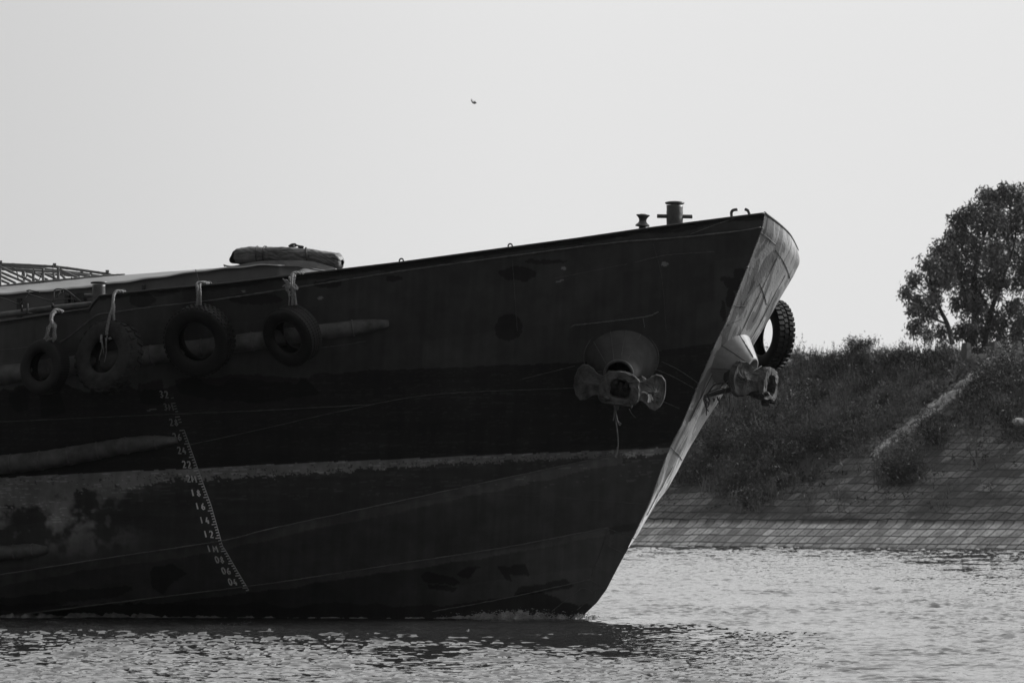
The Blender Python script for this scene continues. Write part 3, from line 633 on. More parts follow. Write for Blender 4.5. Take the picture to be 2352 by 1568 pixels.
def hull_tone(px, py):
    n1 = fbm(px / 60, py / 60, 4, 51); n2 = fbm(px / 18, py / 18, 3, 52); nst = fbm(px / 160, py / 9, 4, 53)
    w = (n1 - 0.5) * 2; w2 = (n2 - 0.5) * 2
    t = 0.021 * (0.85 + 0.3 * n1)
    # black band painted under the upper strake
    yb1 = np.interp(px, [-80, 0, 300, 600, 860, 1330, 1640], [905, 905, 885, 872, 850, 832, 788]) + 22 * w * np.interp(px, [0, 700, 900], [1.6, 1.3, 0.15]) 
    yt = np.interp(px, [-80, 0, 632, 1080, 1540], [1100, 1096, 1066, 1046, 1028]) + 2.0 * w2
    t = np.where(py > yb1, 0.0115 * (0.8 + 0.5 * nst), t)
    # faded band at the old load line
    ylo = np.interp(px, [-80, 0, 90, 212, 421, 632, 1080, 1540], [1180, 1172, 1150, 1124, 1099, 1090, 1062, 1044]) + 7 * w2 + np.interp(px, [0, 250, 500], [26, 14, 4]) * w
    band = np.interp(px, [-80, 300, 700, 1100, 1540], [0.125, 0.125, 0.12, 0.10, 0.065]) * (0.75 + 0.5 * n2)
    low = 0.0165 * (0.75 + 0.55 * nst)
    blot = np.clip((n1 + 0.5 * (n2 - 0.5) - 0.40) * 5, 0, 1) * np.clip((1290 - py) / 100, 0, 1) * np.clip((360 - px) / 200, 0, 1)
    low = low + blot * 0.085
    n3 = fbm(px / 5, py / 4, 3, 57); ylo = ylo + 34 * (n3 - 0.5) * np.interp(px, [0, 500, 900], [1.4, 0.8, 0.5]); band = np.where((n3 > 0.71) & (py < yt + 22) & (py > yt + 6), band * 0.35, band)
    t = np.where(py > yt, band, t); t = np.where(py > ylo, low, t)
    ya = interp(px, LINE_A); yb = interp(px, LINE_B)
    t = np.where((py > ya) & (py < ya + 24 + 6 * w) & (px < 1430), 0.035 * (0.8 + 0.4 * n2), t)
    t = np.where((py > ya + 24 + 6 * w) & (py < yb), 0.023 * (0.8 + 0.4 * n1), t)
    t = np.where((py > yb) & (py < yb + 17 + 5 * w) & (px < 1400), 0.036 * (0.8 + 0.4 * n2), t)
    t = np.where(py > yb + 17 + 5 * w, 0.016 * (0.8 + 0.4 * n1) + 0.012 * np.clip((px - 1000) / 300, 0, 1), t)
    t = np.where(py > 1388 + 14 * w - 22 * np.clip((px - 1000) / 200, 0, 1) * np.clip((1330 - px) / 90, 0, 1), 0.009, t)   # wet line
    t = np.where((py < interp(px, SHEER) + 14 + 10 * w) & (px > 230), 0.010, t)                 # black touch-up along the rail
    runs = fbm(px / 9.0 + py / 160, py / 120.0, 4, 63); t = t * np.interp(runs, [0.3, 0.5, 0.7], [0.92, 1.0, 1.10])                 # rain and rust runs
    scuff = fbm(px / 60.0, py / 1.6, 3, 64); t = np.where((scuff > 0.70) & (py > yb1) & (py < ylo + 60), t * 1.7, t)          # long scrapes from quays
    plate = np.floor((px + 40 * np.floor((py - interp(px, SHEER)) / 95.0)) / 210.0) + 3 * np.floor((py - interp(px, SHEER)) / 95.0)
    t = t * (0.88 + 0.24 * np.mod(np.sin(plate * 12.9898) * 43758.5, 1.0))
    X = px + 5 * w2; Y = py + 5 * w2
    def ell(cx, cy, rx, ry): return ((X - cx) / rx) ** 2 + ((Y - cy) / ry) ** 2 + 0.7 * w < 1
    dark = ell(1170, 752, 32, 30) | ell(1187, 629, 44, 15) | ell(752, 651, 34, 12) | ell(585, 688, 60, 14) | ell(1698, 628, 13, 13) | ell(1684, 650, 17, 13) | ell(1676, 684, 8, 22) | ell(1662, 715, 6, 22) | ell(1665, 642, 9, 5)
    dark |= ell(330, 690, 30, 16) | ell(905, 640, 24, 9) | ell(1260, 600, 50, 6)
    for poly in ([(345, 1312), (352, 1302), (388, 1296), (402, 1298), (430, 1316), (410, 1332), (388, 1345), (376, 1365), (352, 1352), (344, 1335)],
                 [(20, 1372), (150, 1356), (300, 1344), (304, 1352), (285, 1368), (170, 1380), (60, 1398), (0, 1400), (0, 1368)],
                 [(966, 1322), (980, 1312), (1010, 1320), (1040, 1324), (1056, 1336), (1040, 1342), (975, 1336)], [(980, 1340), (1050, 1346), (1040, 1358), (985, 1350)],
                 [(1046, 1318), (1060, 1306), (1104, 1298), (1090, 1316), (1070, 1326)], [(1142, 1300), (1158, 1298), (1168, 1302), (1180, 1295), (1208, 1297), (1218, 1322), (1172, 1320), (1174, 1333), (1162, 1331)],
                 [(1190, 1350), (1300, 1330), (1318, 1345), (1250, 1362), (1180, 1368)], [(90, 885), (135, 880), (150, 950), (95, 960)], [(315, 880), (372, 872), (380, 930), (320, 925)],
                 [(20, 900), (70, 890), (62, 940), (40, 948), (22, 930)], [(400, 870), (560, 860), (700, 868), (740, 905), (600, 925), (470, 915), (410, 900)], [(860, 300), (861, 300), (861, 301)]):
        dark |= in_poly(X, Y, poly)
    t = np.where(dark, t * 0.42, t)
    # scraped bright nicks
    for cx, cy, rx, ry in ((1528, 607, 8, 5), (1296, 617, 7, 4), (735, 684, 8, 4), (1285, 645, 14, 2), (560, 670, 5, 3), (345, 940, 16, 2)):
        t = np.where(ell(cx, cy, rx, ry), 0.09, t)
    t = t * np.where(py > ya, 3.2, np.where(py > ylo, 2.6, np.where(py < yb1, 2.2 + 1.9 * np.clip((420 - px) / 400, 0, 1), 1.6)))  # below the upper knuckle, colour lightened to offset shade on downward-facing plates
    return np.maximum(t, 0.006)

def build_hull():
    NS, NT = 620, 330
    s = np.linspace(0, 1, NS); tt = np.linspace(0, 1, NT)
    top = interp(-80 + s * (1756 + 80), SHEER)
    ysr = 488 + tt * (1445 - 488); xr = nedge_x(ysr)
    px = -80 + s[None, :] * (xr[:, None] + 80); py = top[None, :] * (1 - tt[:, None]) + 1445 * tt[:, None]
    b = hull_b(px, py) + 0.006 * (fbm(px / 90, py / 70, 3, 61) - 0.5) * 2 * np.clip(s[None, :] * 8, 0, 1) * np.clip((1 - s[None, :]) * 20, 0, 1)
    u = (px - CX) / F; v = (CY - py) / F
    D = np.stack([u, CP - v * SP, SP + v * CP], -1)
    lam = (CT - b) / (D @ np.array(TV)); P = np.array([0, 0, CAMZ]) + D * lam[..., None]
    npmesh('side_shell', P.reshape(-1, 3), gridfaces(NT, NS), M['hull'], barge, tone=hull_tone(px, py))
    return P, s, tt, ysr
HP, HS, HT, HYR = build_hull()

# raked front plate between the two shoulders of the bow
NROW = 120
def resample(poly, n):
    p = np.array(poly, float); L = np.concatenate([[0], np.cumsum(np.linalg.norm(np.diff(p, axis=0), axis=1))]); q = np.linspace(0, L[-1], n)
    return np.stack([np.interp(q, L, p[:, 0]), np.interp(q, L, p[:, 1])], -1)
NE = [p for p in NEDGE if p[1] < 1250] + [(1443, 1256)]
PN = resample(NE, NROW); PF = resample(FEDGE, NROW)
TOPE = [(1756, 488), (1802, 532), (1832, 575)]
def front_pt(w, t, off=0.0):
    i = t * (NROW - 1); i0 = int(min(i, NROW - 2)); f = i - i0
    n = PN[i0] * (1 - f) + PN[i0 + 1] * f; fr = PF[i0] * (1 - f) + PF[i0 + 1] * f
    q = n * (1 - w) + fr * w
    q = q + np.array([2.2, -2.6]) * (1 - abs(2 * w - 1.2) / 1.2) * max(0, 1 - t * 9)
    bn = float(bN(n[1])); bf = -bn * 1.0
    bb = bn + (bf - bn) * w
    p = atb(q[0], q[1], bb) + HV * (0.10 * bn * math.sin(math.pi * w))   # slightly rounded in plan
    if off: p = p + HV * off
    return p
def build_front():
    NW = 26; V = np.array([[front_pt(w, t) for w in np.linspace(0, 1, NW)] for t in np.linspace(0, 1, NROW)])
    m = bpy.data.materials.new('worn_bow_paint'); m.use_nodes = True; nt = m.node_tree; N = nt.nodes; L = nt.links; p = N['Principled BSDF']
    p.inputs['Roughness'].default_value = 0.55; p.inputs['Specular IOR Level'].default_value = 0.3
    uv = N.new('ShaderNodeUVMap'); uv.uv_map = 'plate'
    def noise(sx, sy, sc, det, dist=0.0):
        mp = N.new('ShaderNodeMapping'); mp.inputs['Scale'].default_value = (sx, sy, 1); L.new(uv.outputs[0], mp.inputs[0])
        n = N.new('ShaderNodeTexNoise'); n.inputs['Scale'].default_value = sc; n.inputs['Detail'].default_value = det; n.inputs['Distortion'].default_value = dist; L.new(mp.outputs[0], n.inputs[0]); return n
    n1 = noise(4.2, 0.75, 1.5, 3.5, 0.6); n2 = noise(5, 0.9, 2.4, 8); n3 = noise(6, 4, 6, 8)
    cr = N.new('ShaderNodeValToRGB'); cr.color_ramp.interpolation = 'LINEAR'; e = cr.color_ramp.elements
    e[0].position = 0.36; e[0].color = (0.075, 0.075, 0.075, 1); e[1].position = 0.375; e[1].color = (0.18, 0.18, 0.18, 1)
    for ps, c in ((0.475, 0.19), (0.482, 0.34), (0.585, 0.37), (0.592, 0.23)):
        q = e.new(ps); q.color = (c, c, c, 1)
    L.new(n1.outputs[0], cr.inputs[0])
    mx = N.new('ShaderNodeMath'); mx.operation = 'MULTIPLY'; mr = N.new('ShaderNodeMapRange'); mr.inputs[1].default_value = 0.3; mr.inputs[2].default_value = 0.7; mr.inputs[3].default_value = 0.78; mr.inputs[4].default_value = 1.2
    L.new(n2.outputs[0], mr.inputs[0]); L.new(cr.outputs[0], mx.inputs[0]); L.new(mr.outputs[0], mx.inputs[1])
    at_ = N.new('ShaderNodeAttribute'); at_.attribute_name = 'tone'; my = N.new('ShaderNodeMath'); my.operation = 'MULTIPLY'; L.new(mx.outputs[0], my.inputs[0]); L.new(at_.outputs['Fac'], my.inputs[1])
    L.new(my.outputs[0], p.inputs['Base Color'])
    b = N.new('ShaderNodeBump'); b.inputs['Strength'].default_value = 0.25; b.inputs['Distance'].default_value = 0.02; L.new(n3.outputs[0], b.inputs['Height']); L.new(b.outputs[0], p.inputs['Normal'])
    tv = np.repeat(np.linspace(0, 1, NROW)[:, None], NW, 1)
    tone = np.interp(tv, [0, 0.08, 0.5, 0.70, 0.80, 1], [0.85, 1.0, 1.0, 1.5, 2.5, 2.7])     # lower part: fresher, paler paint
    o = npmesh('bow_plate', V.reshape(-1, 3), gridfaces(NROW, NW), m, barge, tone=tone)
    me = o.data; uvl = me.uv_layers.new(name='plate'); li = np.zeros(len(me.loops), np.int32); me.loops.foreach_get('vertex_index', li)
    U = np.repeat(np.linspace(0, 1, NW)[None, :], NROW, 0) * np.interp(tv, [0, 1], [1.0, 0.15]); UV = np.stack([U.ravel(), (tv * 6).ravel()], -1)[li]
    uvl.data.foreach_set('uv', UV.astype(np.float32).ravel())
build_front()

def build_far_side():
    st = 6; P = HP[::st, ::st].copy(); s = HS[::st]; nr, nc = P.shape[:2]
    Q = np.array([[mirror(Vector(P[i, j])) for j in range(nc)] for i in range(nr)])
    tt = HT[::st]
    for i in range(nr):
        y = 488 + tt[i] * (1445 - 488)
        if y < 1256:
            ty = np.interp(y, PN[:, 1], np.linspace(0, 1, NROW)); f = np.array(front_pt(1.0, float(ty)))
        else: f = Q[i, -1]
        off = f - Q[i, -1]; Q[i] += (s ** 9)[:, None] * off
    npmesh('far_side_shell', Q.reshape(-1, 3), gridfaces(nr, nc)[:, ::-1], M['steel_dark'], barge)
    # deck between the rails
    near = HP[0, ::st]; far = Q[0]; n = len(near); V = []
    for j in range(n):
        for k in range(7):
            w = k / 6; q = near[j] * (1 - w) + far[j] * w; q = q - np.array([0, 0, 0.09 if 0 < k < 6 else 0.05]); V.append(q)
    npmesh('deck', V, gridfaces(n, 7), M['steel_dark'], barge)
build_far_side()

def hull_line(pts, n=40, off=0.0):
    p = resample(pts, n); return [hull_pt(x, y, off) for x, y in p]
def smooth_line(pts, n=6):
    q = spline([Vector((x, y, 0)) for x, y in pts], n); return [(v.x, v.y) for v in q]
# rail: a flat bar on top of the bulwark
b = bmesh.new(); p = [HP[0, j] for j in range(0, HP.shape[1], 4)] + [HP[0, -1]]
tube(b, [Vector(q) + Vector((0, 0, -0.012)) for q in p], 0.017, 6); obj('rail', b, M['steel_dark'], barge)
b = bmesh.new(); tube(b, [front_pt(w, 0.0) for w in np.linspace(0, 1, 20)], 0.016, 6)
obj('bow_rail', b, M['cone_pale'], barge)

# weld seams and plate edges
def seam(pts, r=0.008, m='weld', wob=0.8):
    q = resample(smooth_line(pts) if len(pts) > 2 else pts, max(20, int(len(pts) * 14))); b = bmesh.new()
    P = [hull_pt(x + random.uniform(-wob, wob) * .5, y + random.uniform(-wob, wob) * .5, r * 0.6) for x, y in q]
    tube(b, P, [r * random.uniform(0.55, 1.25) for _ in P], 6); obj('weld_seam', b, M[m], barge)
seam([(133, 788), (160, 773), (190, 748), (222, 724), (240, 720), (370, 702), (517, 685), (730, 652), (950, 618), (1170, 588), (1400, 558), (1560, 545), (1700, 530), (1747, 521)], 0.011)
for L_ in (LINE_A, LINE_B): seam([(max(x, -75), y) for x, y in L_[:-1]], 0.010)
seam(LINE_C, 0.009)
seam([(1585, 538), (1640, 517), (1690, 500), (1712, 494)], 0.007)
seam([(1455, 603), (1530, 586), (1640, 578)], 0.006, 'weld_dark'); seam([(640, 806), (760, 795), (840, 783)], 0.006, 'weld_dark')
seam([(1310, 752), (1320, 746), (1342, 744), (1476, 728), (1512, 716)], 0.010); seam([(1476, 729), (1480, 752)], 0.007)
seam([(430, 1022), (600, 985), (800, 940), (1000, 905), (1330, 890)], 0.005, 'weld_dark'); seam([(0, 968), (400, 950), (560, 944), (860, 928)], 0.006, 'weld_dark')
seam([(860, 1164), (1120, 1135), (1480, 1157)], 0.005, 'weld_dark')
seam([(1520, 830), (1560, 850), (1604, 880)], 0.006, 'weld_dark'); seam([(1497, 845), (1540, 862), (1592, 890)], 0.006, 'weld_dark'); seam([(1515, 918), (1560, 938)], 0.006, 'weld_dark')
seam([(1396, 1213), (1462, 1238)], 0.006, 'weld_dark'); seam([(1392, 1250), (1430, 1270)], 0.006, 'weld_dark'); seam([(1355, 1330), (1390, 1350)], 0.006); seam([(1366, 1295), (1408, 1320)], 0.005, 'weld_dark')
seam([(1268, 1402), (1320, 1362), (1340, 1350), (1362, 1366), (1325, 1400)], 0.006); seam([(1362, 1366), (1376, 1349), (1392, 1354)], 0.006)
seam([(1355, 1330), (1385, 1250), (1396, 1213)], 0.005, 'weld_dark')
seam([(548, 794), (616, 776)], 0.004, 'weld_dark'); seam([(0, 803), (94, 793)], 0.005)
seam([(1177, 600), (1188, 760)], 0.004, 'weld_dark'); seam([(1500, 560), (1520, 640), (1530, 760)], 0.003, 'weld_dark')
seam([(1200, 870), (1320, 840)], 0.005, 'weld_dark'); seam([(1270, 640), (1440, 606)], 0.005, 'weld_dark')
def front_seam(pts, r=0.007, m='weld_dark'):
    b = bmesh.new(); P = []
    for i in range(len(pts) - 1):
        for k in range(12):
            w = pts[i][0] + (pts[i + 1][0] - pts[i][0]) * k / 12; t = pts[i][1] + (pts[i + 1][1] - pts[i][1]) * k / 12
            P.append(front_pt(w + random.uniform(-.004, .004), max(t + random.uniform(-.0008, .0008), 0), 0.003))
    tube(b, P, [0.65 * r * random.uniform(0.4, 1.3) for _ in P], 6); obj('weld_seam', b, M[m], barge)
front_seam([(0.0, 0.055), (0.35, 0.06)], 0.006, 'cone_pale'); front_seam([(0.35, 0.072), (0.75, 0.085), (0.97, 0.095)], 0.007)
front_seam([(0.35, 0.175), (0.55, 0.19), (0.75, 0.205)], 0.008); front_seam([(0.45, 0.07), (0.45, 0.3), (0.42, 0.5)], 0.004); front_seam([(0.8, 0.1), (0.82, 0.35), (0.8, 0.45)], 0.005)
front_seam([(0.04, 0.27), (0.3, 0.25)], 0.006); front_seam([(0.05, 0.33), (0.35, 0.28)], 0.005); front_seam([(0.28, 0.36), (0.26, 0.5), (0.25, 0.62)], 0.010)
front_seam([(0.28, 0.36), (0.4, 0.335), (0.6, 0.375)], 0.007); front_seam([(0.02, 0.70), (0.98, 0.705)], 0.007); front_seam([(0.55, 0.74), (0.45, 0.84), (0.5, 0.9)], 0.007)
b = bmesh.new(); tube(b, [front_pt(0.006, t) for t in np.linspace(0.002, 0.97, 420)], [max(0.004, random.gauss(0.007, 0.005)) for _ in range(420)], 6)   # lumpy weld down the near shoulder
obj('edge_weld', b, M['cone_pale'], barge)

# rubbing pipes (half pipes welded along the side)
def rub_pipe(pts, rad, blunt, n=60):
    q = resample(smooth_line(pts), n); b = bmesh.new(); P = []; rr = []
    for i, (x, y) in enumerate(q):
        f = i / (n - 1); r = np.interp(f, np.linspace(0, 1, len(rad)), rad) * (1 + 0.03 * math.sin(i * 1.3) + random.uniform(-.02, .02))
        if f > blunt: r *= max(0.45, 1 - 0.55 * ((f - blunt) / (1 - blunt)) ** 2)
        P.append(hull_pt(x, y, 0.01)); rr.append(r)
    tube(b, P, rr, 18)
    o = obj('rubbing_pipe', b, M['pipe'], barge)
    b = bmesh.new()                                        # girth welds
    for i in range(5, n - 2, random.choice((7, 8))):
        d = P[i + 1] - P[i - 1]; tube(b, [P[i] - d.normalized() * 0.012, P[i] + d.normalized() * 0.012], rr[i] + 0.009, 18)
    objs('girth_weld', b, M['weld_dark'], o)
rub_pipe([(-78, 871), (0, 861), (160, 840), (320, 818), (520, 791), (723, 764), (820, 751), (893, 742)], [0.135, 0.135, 0.13, 0.12, 0.10], 0.93)
rub_pipe([(-78, 1076), (0, 1066), (100, 1055), (200, 1038), (300, 1020), (408, 1009)], [0.135, 0.135, 0.13, 0.115, 0.09], 0.85)
rub_pipe([(-78, 1277), (0, 1270), (60, 1264), (110, 1261)], [0.105, 0.105, 0.10], 0.75, 36)

# draft marks ----------------------------------------------------------
GL = {'0': [[(.5, 1), (.15, .8), (.1, .4), (.3, .02), (.6, 0), (.9, .3), (.9, .7), (.5, 1)]], '1': [[(.4, 1), (.5, 0)]],
      '2': [[(.1, .78), (.3, 1), (.7, 1), (.85, .75), (.6, .4), (.1, 0), (.95, .04)]], '3': [[(.1, .9), (.5, 1), (.85, .8), (.45, .55), (.85, .3), (.5, 0), (.1, .1)]],
      '4': [[(.55, 1), (.1, .3), (.95, .3)], [(.65, .6), (.65, 0)]], '6': [[(.75, 1), (.3, .65), (.1, .25), (.4, 0), (.8, .1), (.85, .4), (.5, .5), (.2, .35)]],
      '8': [[(.5, .55), (.2, .75), (.5, 1), (.8, .75), (.5, .55), (.12, .25), (.5, 0), (.88, .25), (.5, .55)]], 'M': [[(.05, 0), (.15, 1), (.5, .35), (.85, 1), (.95, 0)]]}
def mark_mesh(strokes, r, tone, name, parent):
    b = bmesh.new(); up = []
    for s in strokes: 
        # a brush stroke: a thin raised ribbon of paint
        pts = s; n = len(pts)
        L_, R_ = [], []
        for i, (x, y) in enumerate(pts):
            x0, y0 = pts[max(i - 1, 0)]; x1, y1 = pts[min(i + 1, n - 1)]; dx, dy = x1 - x0, y1 - y0; l = math.hypot(dx, dy) or 1
            w = r * random.uniform(0.8, 1.2); L_.append((x - dy / l * w, y + dx / l * w)); R_.append((x + dy / l * w, y - dx / l * w))
        A = [b.verts.new(hull_pt(x, y, 0.010)) for x, y in L_]; B = [b.verts.new(hull_pt(x, y, 0.010)) for x, y in R_]
        for i in range(n - 1): b.faces.new((A[i], A[i + 1], B[i + 1], B[i]))
    o = obj(name, b, M['mark'], parent, smooth=False); set_tone(o, tone); return o
def zx(x, y): return 287.1 + x / 3.033, 861.3 + y / 3.033
NUM = [('32', 272, 130, .085), ('3M', 300, 218, .05), ('28', 340, 325, .065), ('26', 363, 425, .085), ('24', 396, 520, .10), ('22', 430, 618, .12), ('2M', 460, 717, .15), ('18', 496, 815, .2), ('16', 527, 907, .22),
       ('14', 557, 1005, .21), ('12', 585, 1102, .23), ('1M', 608, 1202, .22), ('08', 658, 1278, .2), ('06', 704, 1355, .19), ('04', 750, 1433, .2)]
SCL = [(340, 155), (410, 370), (505, 640), (600, 900), (680, 1185), (700, 1215), (760, 1320), (862, 1492)]
scale_strokes = []; qs = resample([zx(*p) for p in SCL], 74)
def scale_tone(y): return 3.0 * float(np.interp(y, [915, 1000, 1060, 1130, 1230, 1355], [.045, .075, .12, .23, .28, .26]))
dm = bpy.data.objects.new('draft_marks', None)
line = [tuple(q) for q in qs]; 
b_ticks = []
for seg in range(0, 73, 8):
    pass
def scale_mesh():
    b = bmesh.new(); tones = []
    def ribbon(pts, w, tn):
        n = len(pts); A = []; B = []
        for i, (x, y) in enumerate(pts):
            x0, y0 = pts[max(i - 1, 0)]; x1, y1 = pts[min(i + 1, n - 1)]; dx, dy = x1 - x0, y1 - y0; l = math.hypot(dx, dy) or 1
            A.append(b.verts.new(hull_pt(x - dy / l * w, y + dx / l * w, 0.009))); B.append(b.verts.new(hull_pt(x + dy / l * w, y - dx / l * w, 0.009)))
            tones.extend([tn if np.isscalar(tn) else tn[i]] * 2)
        for i in range(n - 1): b.faces.new((A[i], A[i + 1], B[i + 1], B[i]))
    # order of vertices: build tones in creation order, A and B interleaved
    ribbon([q for q in line if q[1] > 985], 0.9, [scale_tone(q[1]) * 0.8 for q in line if q[1] > 985])
    for i, (x, y) in enumerate(line):
        for k in range(1):
            ln = 11 if i % 5 == 2 else 6.5
            if y < 985 and random.random() < 0.3: continue
            ribbon([(x - ln, y + 1.2), (x, y)], 1.25, scale_tone(y))
    me = bpy.data.meshes.new('draft_scale'); base = origin(barge)
    b.verts.index_update(); b.transform(Matrix.Translation(-base)); b.to_mesh(me); b.free()
    o = _finish('draft_scale', me, M['mark'], barge, False, base); set_tone(o, tones); return o
dscale = scale_mesh()
for txt, x, y, tn in NUM:
    cx, cy = zx(x, y); st = []
    cw, chh, gap = 8.2, 14.5, 3.2; sl = 0.22 if y < 1200 else 0.3
    for k, c in enumerate(txt):
        w = cw * (0.5 if c == '1' else 1.25 if c == 'M' else 1)
        x0 = cx - (cw + gap / 2) + k * (cw + gap)
        for s in GL[c]:
            st.append([(x0 + gx * w + (0.5 - gy) * sl * chh, cy + (0.5 - gy) * chh + (gx + k) * 0.8) for gx, gy in s])
    o = mark_mesh(st, 1.6, min(0.8, tn * (2.6 if tn < 0.11 else 3.8)), 'draft_number', dscale)


# hawse pipes (cones) --------------------------------------------------
def frustum(b, c0, c1, X0, Y0, r0x, r0y, X1, Y1, r1, seg=40, inner=True, rows=8):
    rings = []
    for k in range(rows + 1):
        f = k / rows; c = c0.lerp(c1, f); X = (X0 * (1 - f) + X1 * f); Y = (Y0 * (1 - f) + Y1 * f); rx = r0x * (1 - f) + r1 * f; ry = r0y * (1 - f) + r1 * f
        rings.append([b.verts.new(c + X * math.cos(2 * math.pi * j / seg) * rx + Y * math.sin(2 * math.pi * j / seg) * ry) for j in range(seg)])
    ax = (c1 - c0).normalized()
    rings.append([b.verts.new(c1 + ax * 0.01 + X1 * math.cos(2 * math.pi * j / seg) * (r1 - 0.03) + Y1 * math.sin(2 * math.pi * j / seg) * (r1 - 0.03)) for j in range(seg)])
    rings.append([b.verts.new(c1 - ax * 0.45 + X1 * math.cos(2 * math.pi * j / seg) * (r1 - 0.035) + Y1 * math.sin(2 * math.pi * j / seg) * (r1 - 0.035)) for j in range(seg)])
    for a, c in zip(rings, rings[1:]):
        for j in range(seg): b.faces.new((a[j], a[(j + 1) % seg], c[(j + 1) % seg], c[j]))
    b.faces.new(rings[-1])
c0 = hull_pt(1431, 824, -0.05); c1 = at(1421, 858, c0.y - 0.62)
b = bmesh.new(); ax = (c1 - c0).normalized(); X1 = Vector((1, 0, 0)); X1 = (X1 - ax * X1.dot(ax)).normalized(); Y1 = ax.cross(X1)
hx = (hull_pt(1480, 824) - hull_pt(1380, 824)).normalized(); hy = (hull_pt(1431, 790) - hull_pt(1431, 860)).normalized()
if Y1.z < 0: Y1 = -Y1
frustum(b, c0, c1, hx, hy, 0.53, 0.455, X1, Y1, 0.20)
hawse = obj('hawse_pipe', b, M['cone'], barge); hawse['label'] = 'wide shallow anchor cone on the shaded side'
b = bmesh.new(); tube(b, [c0 + hx * math.cos(t) * 0.535 + hy * math.sin(t) * 0.46 - TV * 0.05 for t in np.linspace(0, 2 * math.pi, 60)], 0.012, 6); 
for t in (0.5, 1.0, 1.45, 1.9, 2.5, -0.2):
    a0 = c0 + hx * math.cos(t) * 0.53 + hy * math.sin(t) * 0.455; a1 = c1 + X1 * math.cos(t) * 0.20 + Y1 * math.sin(t) * 0.20; n_ = -TV * 0.004
    tube(b, [a0.lerp(a1, f) + n_ for f in np.linspace(0.02, 0.98, 8)], 0.004, 5)
tube(b, [c1 + X1 * math.cos(t) * 0.19 + Y1 * math.sin(t) * 0.19 for t in np.linspace(0, 2 * math.pi, 40)], 0.022, 8)
objs('cone_seam', b, M['weld_dark'], hawse)
NHAWSE = (c0, c1)

fc0 = atb(1676, 818, -0.10); fc1 = atb(1727, 843, -0.04) + Vector((0, -0.05, 0))
b = bmesh.new(); ax = (fc1 - fc0).normalized(); X1, Y1 = frame(ax); frustum(b, fc0, fc1, X1, Y1, 0.44, 0.44, X1, Y1, 0.135)
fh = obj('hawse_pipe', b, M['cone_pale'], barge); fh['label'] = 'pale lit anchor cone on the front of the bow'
b = bmesh.new(); tube(b, [fc0 + X1 * math.cos(t) * 0.44 + Y1 * math.sin(t) * 0.44 for t in np.linspace(0, 2 * math.pi, 50)], 0.012, 6)
for t in np.linspace(0, 2 * math.pi, 8)[:-1]:
    a0 = fc0 + (X1 * math.cos(t) + Y1 * math.sin(t)) * 0.442; a1 = fc1 + (X1 * math.cos(t) + Y1 * math.sin(t)) * 0.137
    tube(b, [a0.lerp(a1, f) + Vector((random.uniform(-.004, .004), 0, random.uniform(-.004, .004))) for f in np.linspace(0.02, 0.98, 14)], 0.006, 5)
objs('cone_seam', b, M['weld_dark'], fh)

# deck fittings --------------------------------------------------------
def fitting_base(px, py, b): return atb(px, py, b)
def bollard(cx, ytop, ybot, r_px, cap_px, bar_y, bar_x0, bar_x1, bb):
    top = atb(cx, ytop, bb); bot = atb(cx, ybot, bb); s = (at(cx + 1, ytop, top.y) - at(cx, ytop, top.y)).length; r = r_px * s; cp = cap_px * s
    bot = Vector((top.x, top.y, bot.z)); h = top.z - bot.z; b = bmesh.new()
    prof = [(r * 1.02, 0)] + [(r * (1 + 0.015 * math.sin(k * 2.1)), h * (0.08 + 0.78 * k / 10)) for k in range(11)]
    lathe(b, bot, Vector((0, 0, 1)), prof, 32, True, 0.012)
    post = obj('bollard', b, M['bollard'], barge)
    b = bmesh.new(); ch = 0.012; lathe(b, bot + Vector((0, 0, h - cp * 0.34)), Vector((0, 0, 1)), [(cp * 0.9, 0), (cp * 0.99, ch), (cp, cp * 0.12), (cp * 0.96, cp * 0.22), (cp * 0.6, cp * 0.30), (cp * 0.1, cp * 0.34)], 32)
    obj('bollard_cap', b, M['bollard'], post)
    if bar_x0: 
        p0 = at(bar_x0, bar_y - 0.6, top.y); p1 = at(bar_x1, bar_y + 0.6, top.y); b = bmesh.new(); tube(b, [p0, p0.lerp(p1, .02), p0.lerp(p1, .98), p1], [4.0 * s, 4.6 * s, 4.6 * s, 4.0 * s], 14); obj('crossbar', b, M['bollard'], post)
bollard(1549.8, 461.5, 530, 19, 22.6, 497, 1509, 1590.5, 0.9)
bollard(227, 645, 705, 15, 19.3, 679, 194, 262, 2.95)
rb = atb(1475, 528, 1.3); s = 1 / (F / rb.y); b = bmesh.new(); 
lathe(b, rb, Vector((0.06, 0, 1)).normalized(), [(8 * s, 0), (8 * s, 7 * s), (16 * s, 8 * s), (16.5 * s, 10 * s), (15 * s, 12.5 * s), (11 * s, 15.5 * s), (8.8 * s, 19 * s), (8.5 * s, 22 * s), (9.4 * s, 26 * s), (12.5 * s, 30 * s), (15.8 * s, 33 * s), (15 * s, 35 * s), (8 * s, 36 * s), (6 * s, 37 * s)], 28)
fr = obj('fairlead_roller', b, M['bollard'], barge)
b = bmesh.new(); box(b, atb(1478, 528.5, 1.32), 40 * s, 0.25, 5 * s); bmesh.ops.rotate(b, verts=b.verts, cent=rb, matrix=Matrix.Rotation(R(-7), 3, 'Y')); obj('roller_base', b, M['steel_dark'], fr, smooth=False)
for pts in ([(1681, 500), (1680, 489), (1682, 484.5), (1686, 482.3), (1693.6, 481.3)], [(1711.2, 480.8), (1715, 482), (1719, 485.5), (1722, 494)]):
    b = bmesh.new(); tube(b, spline([atb(x, y, 0.7) for x, y in pts], 6), 0.021, 12); obj('deck_hook', b, M['bollard'], barge)
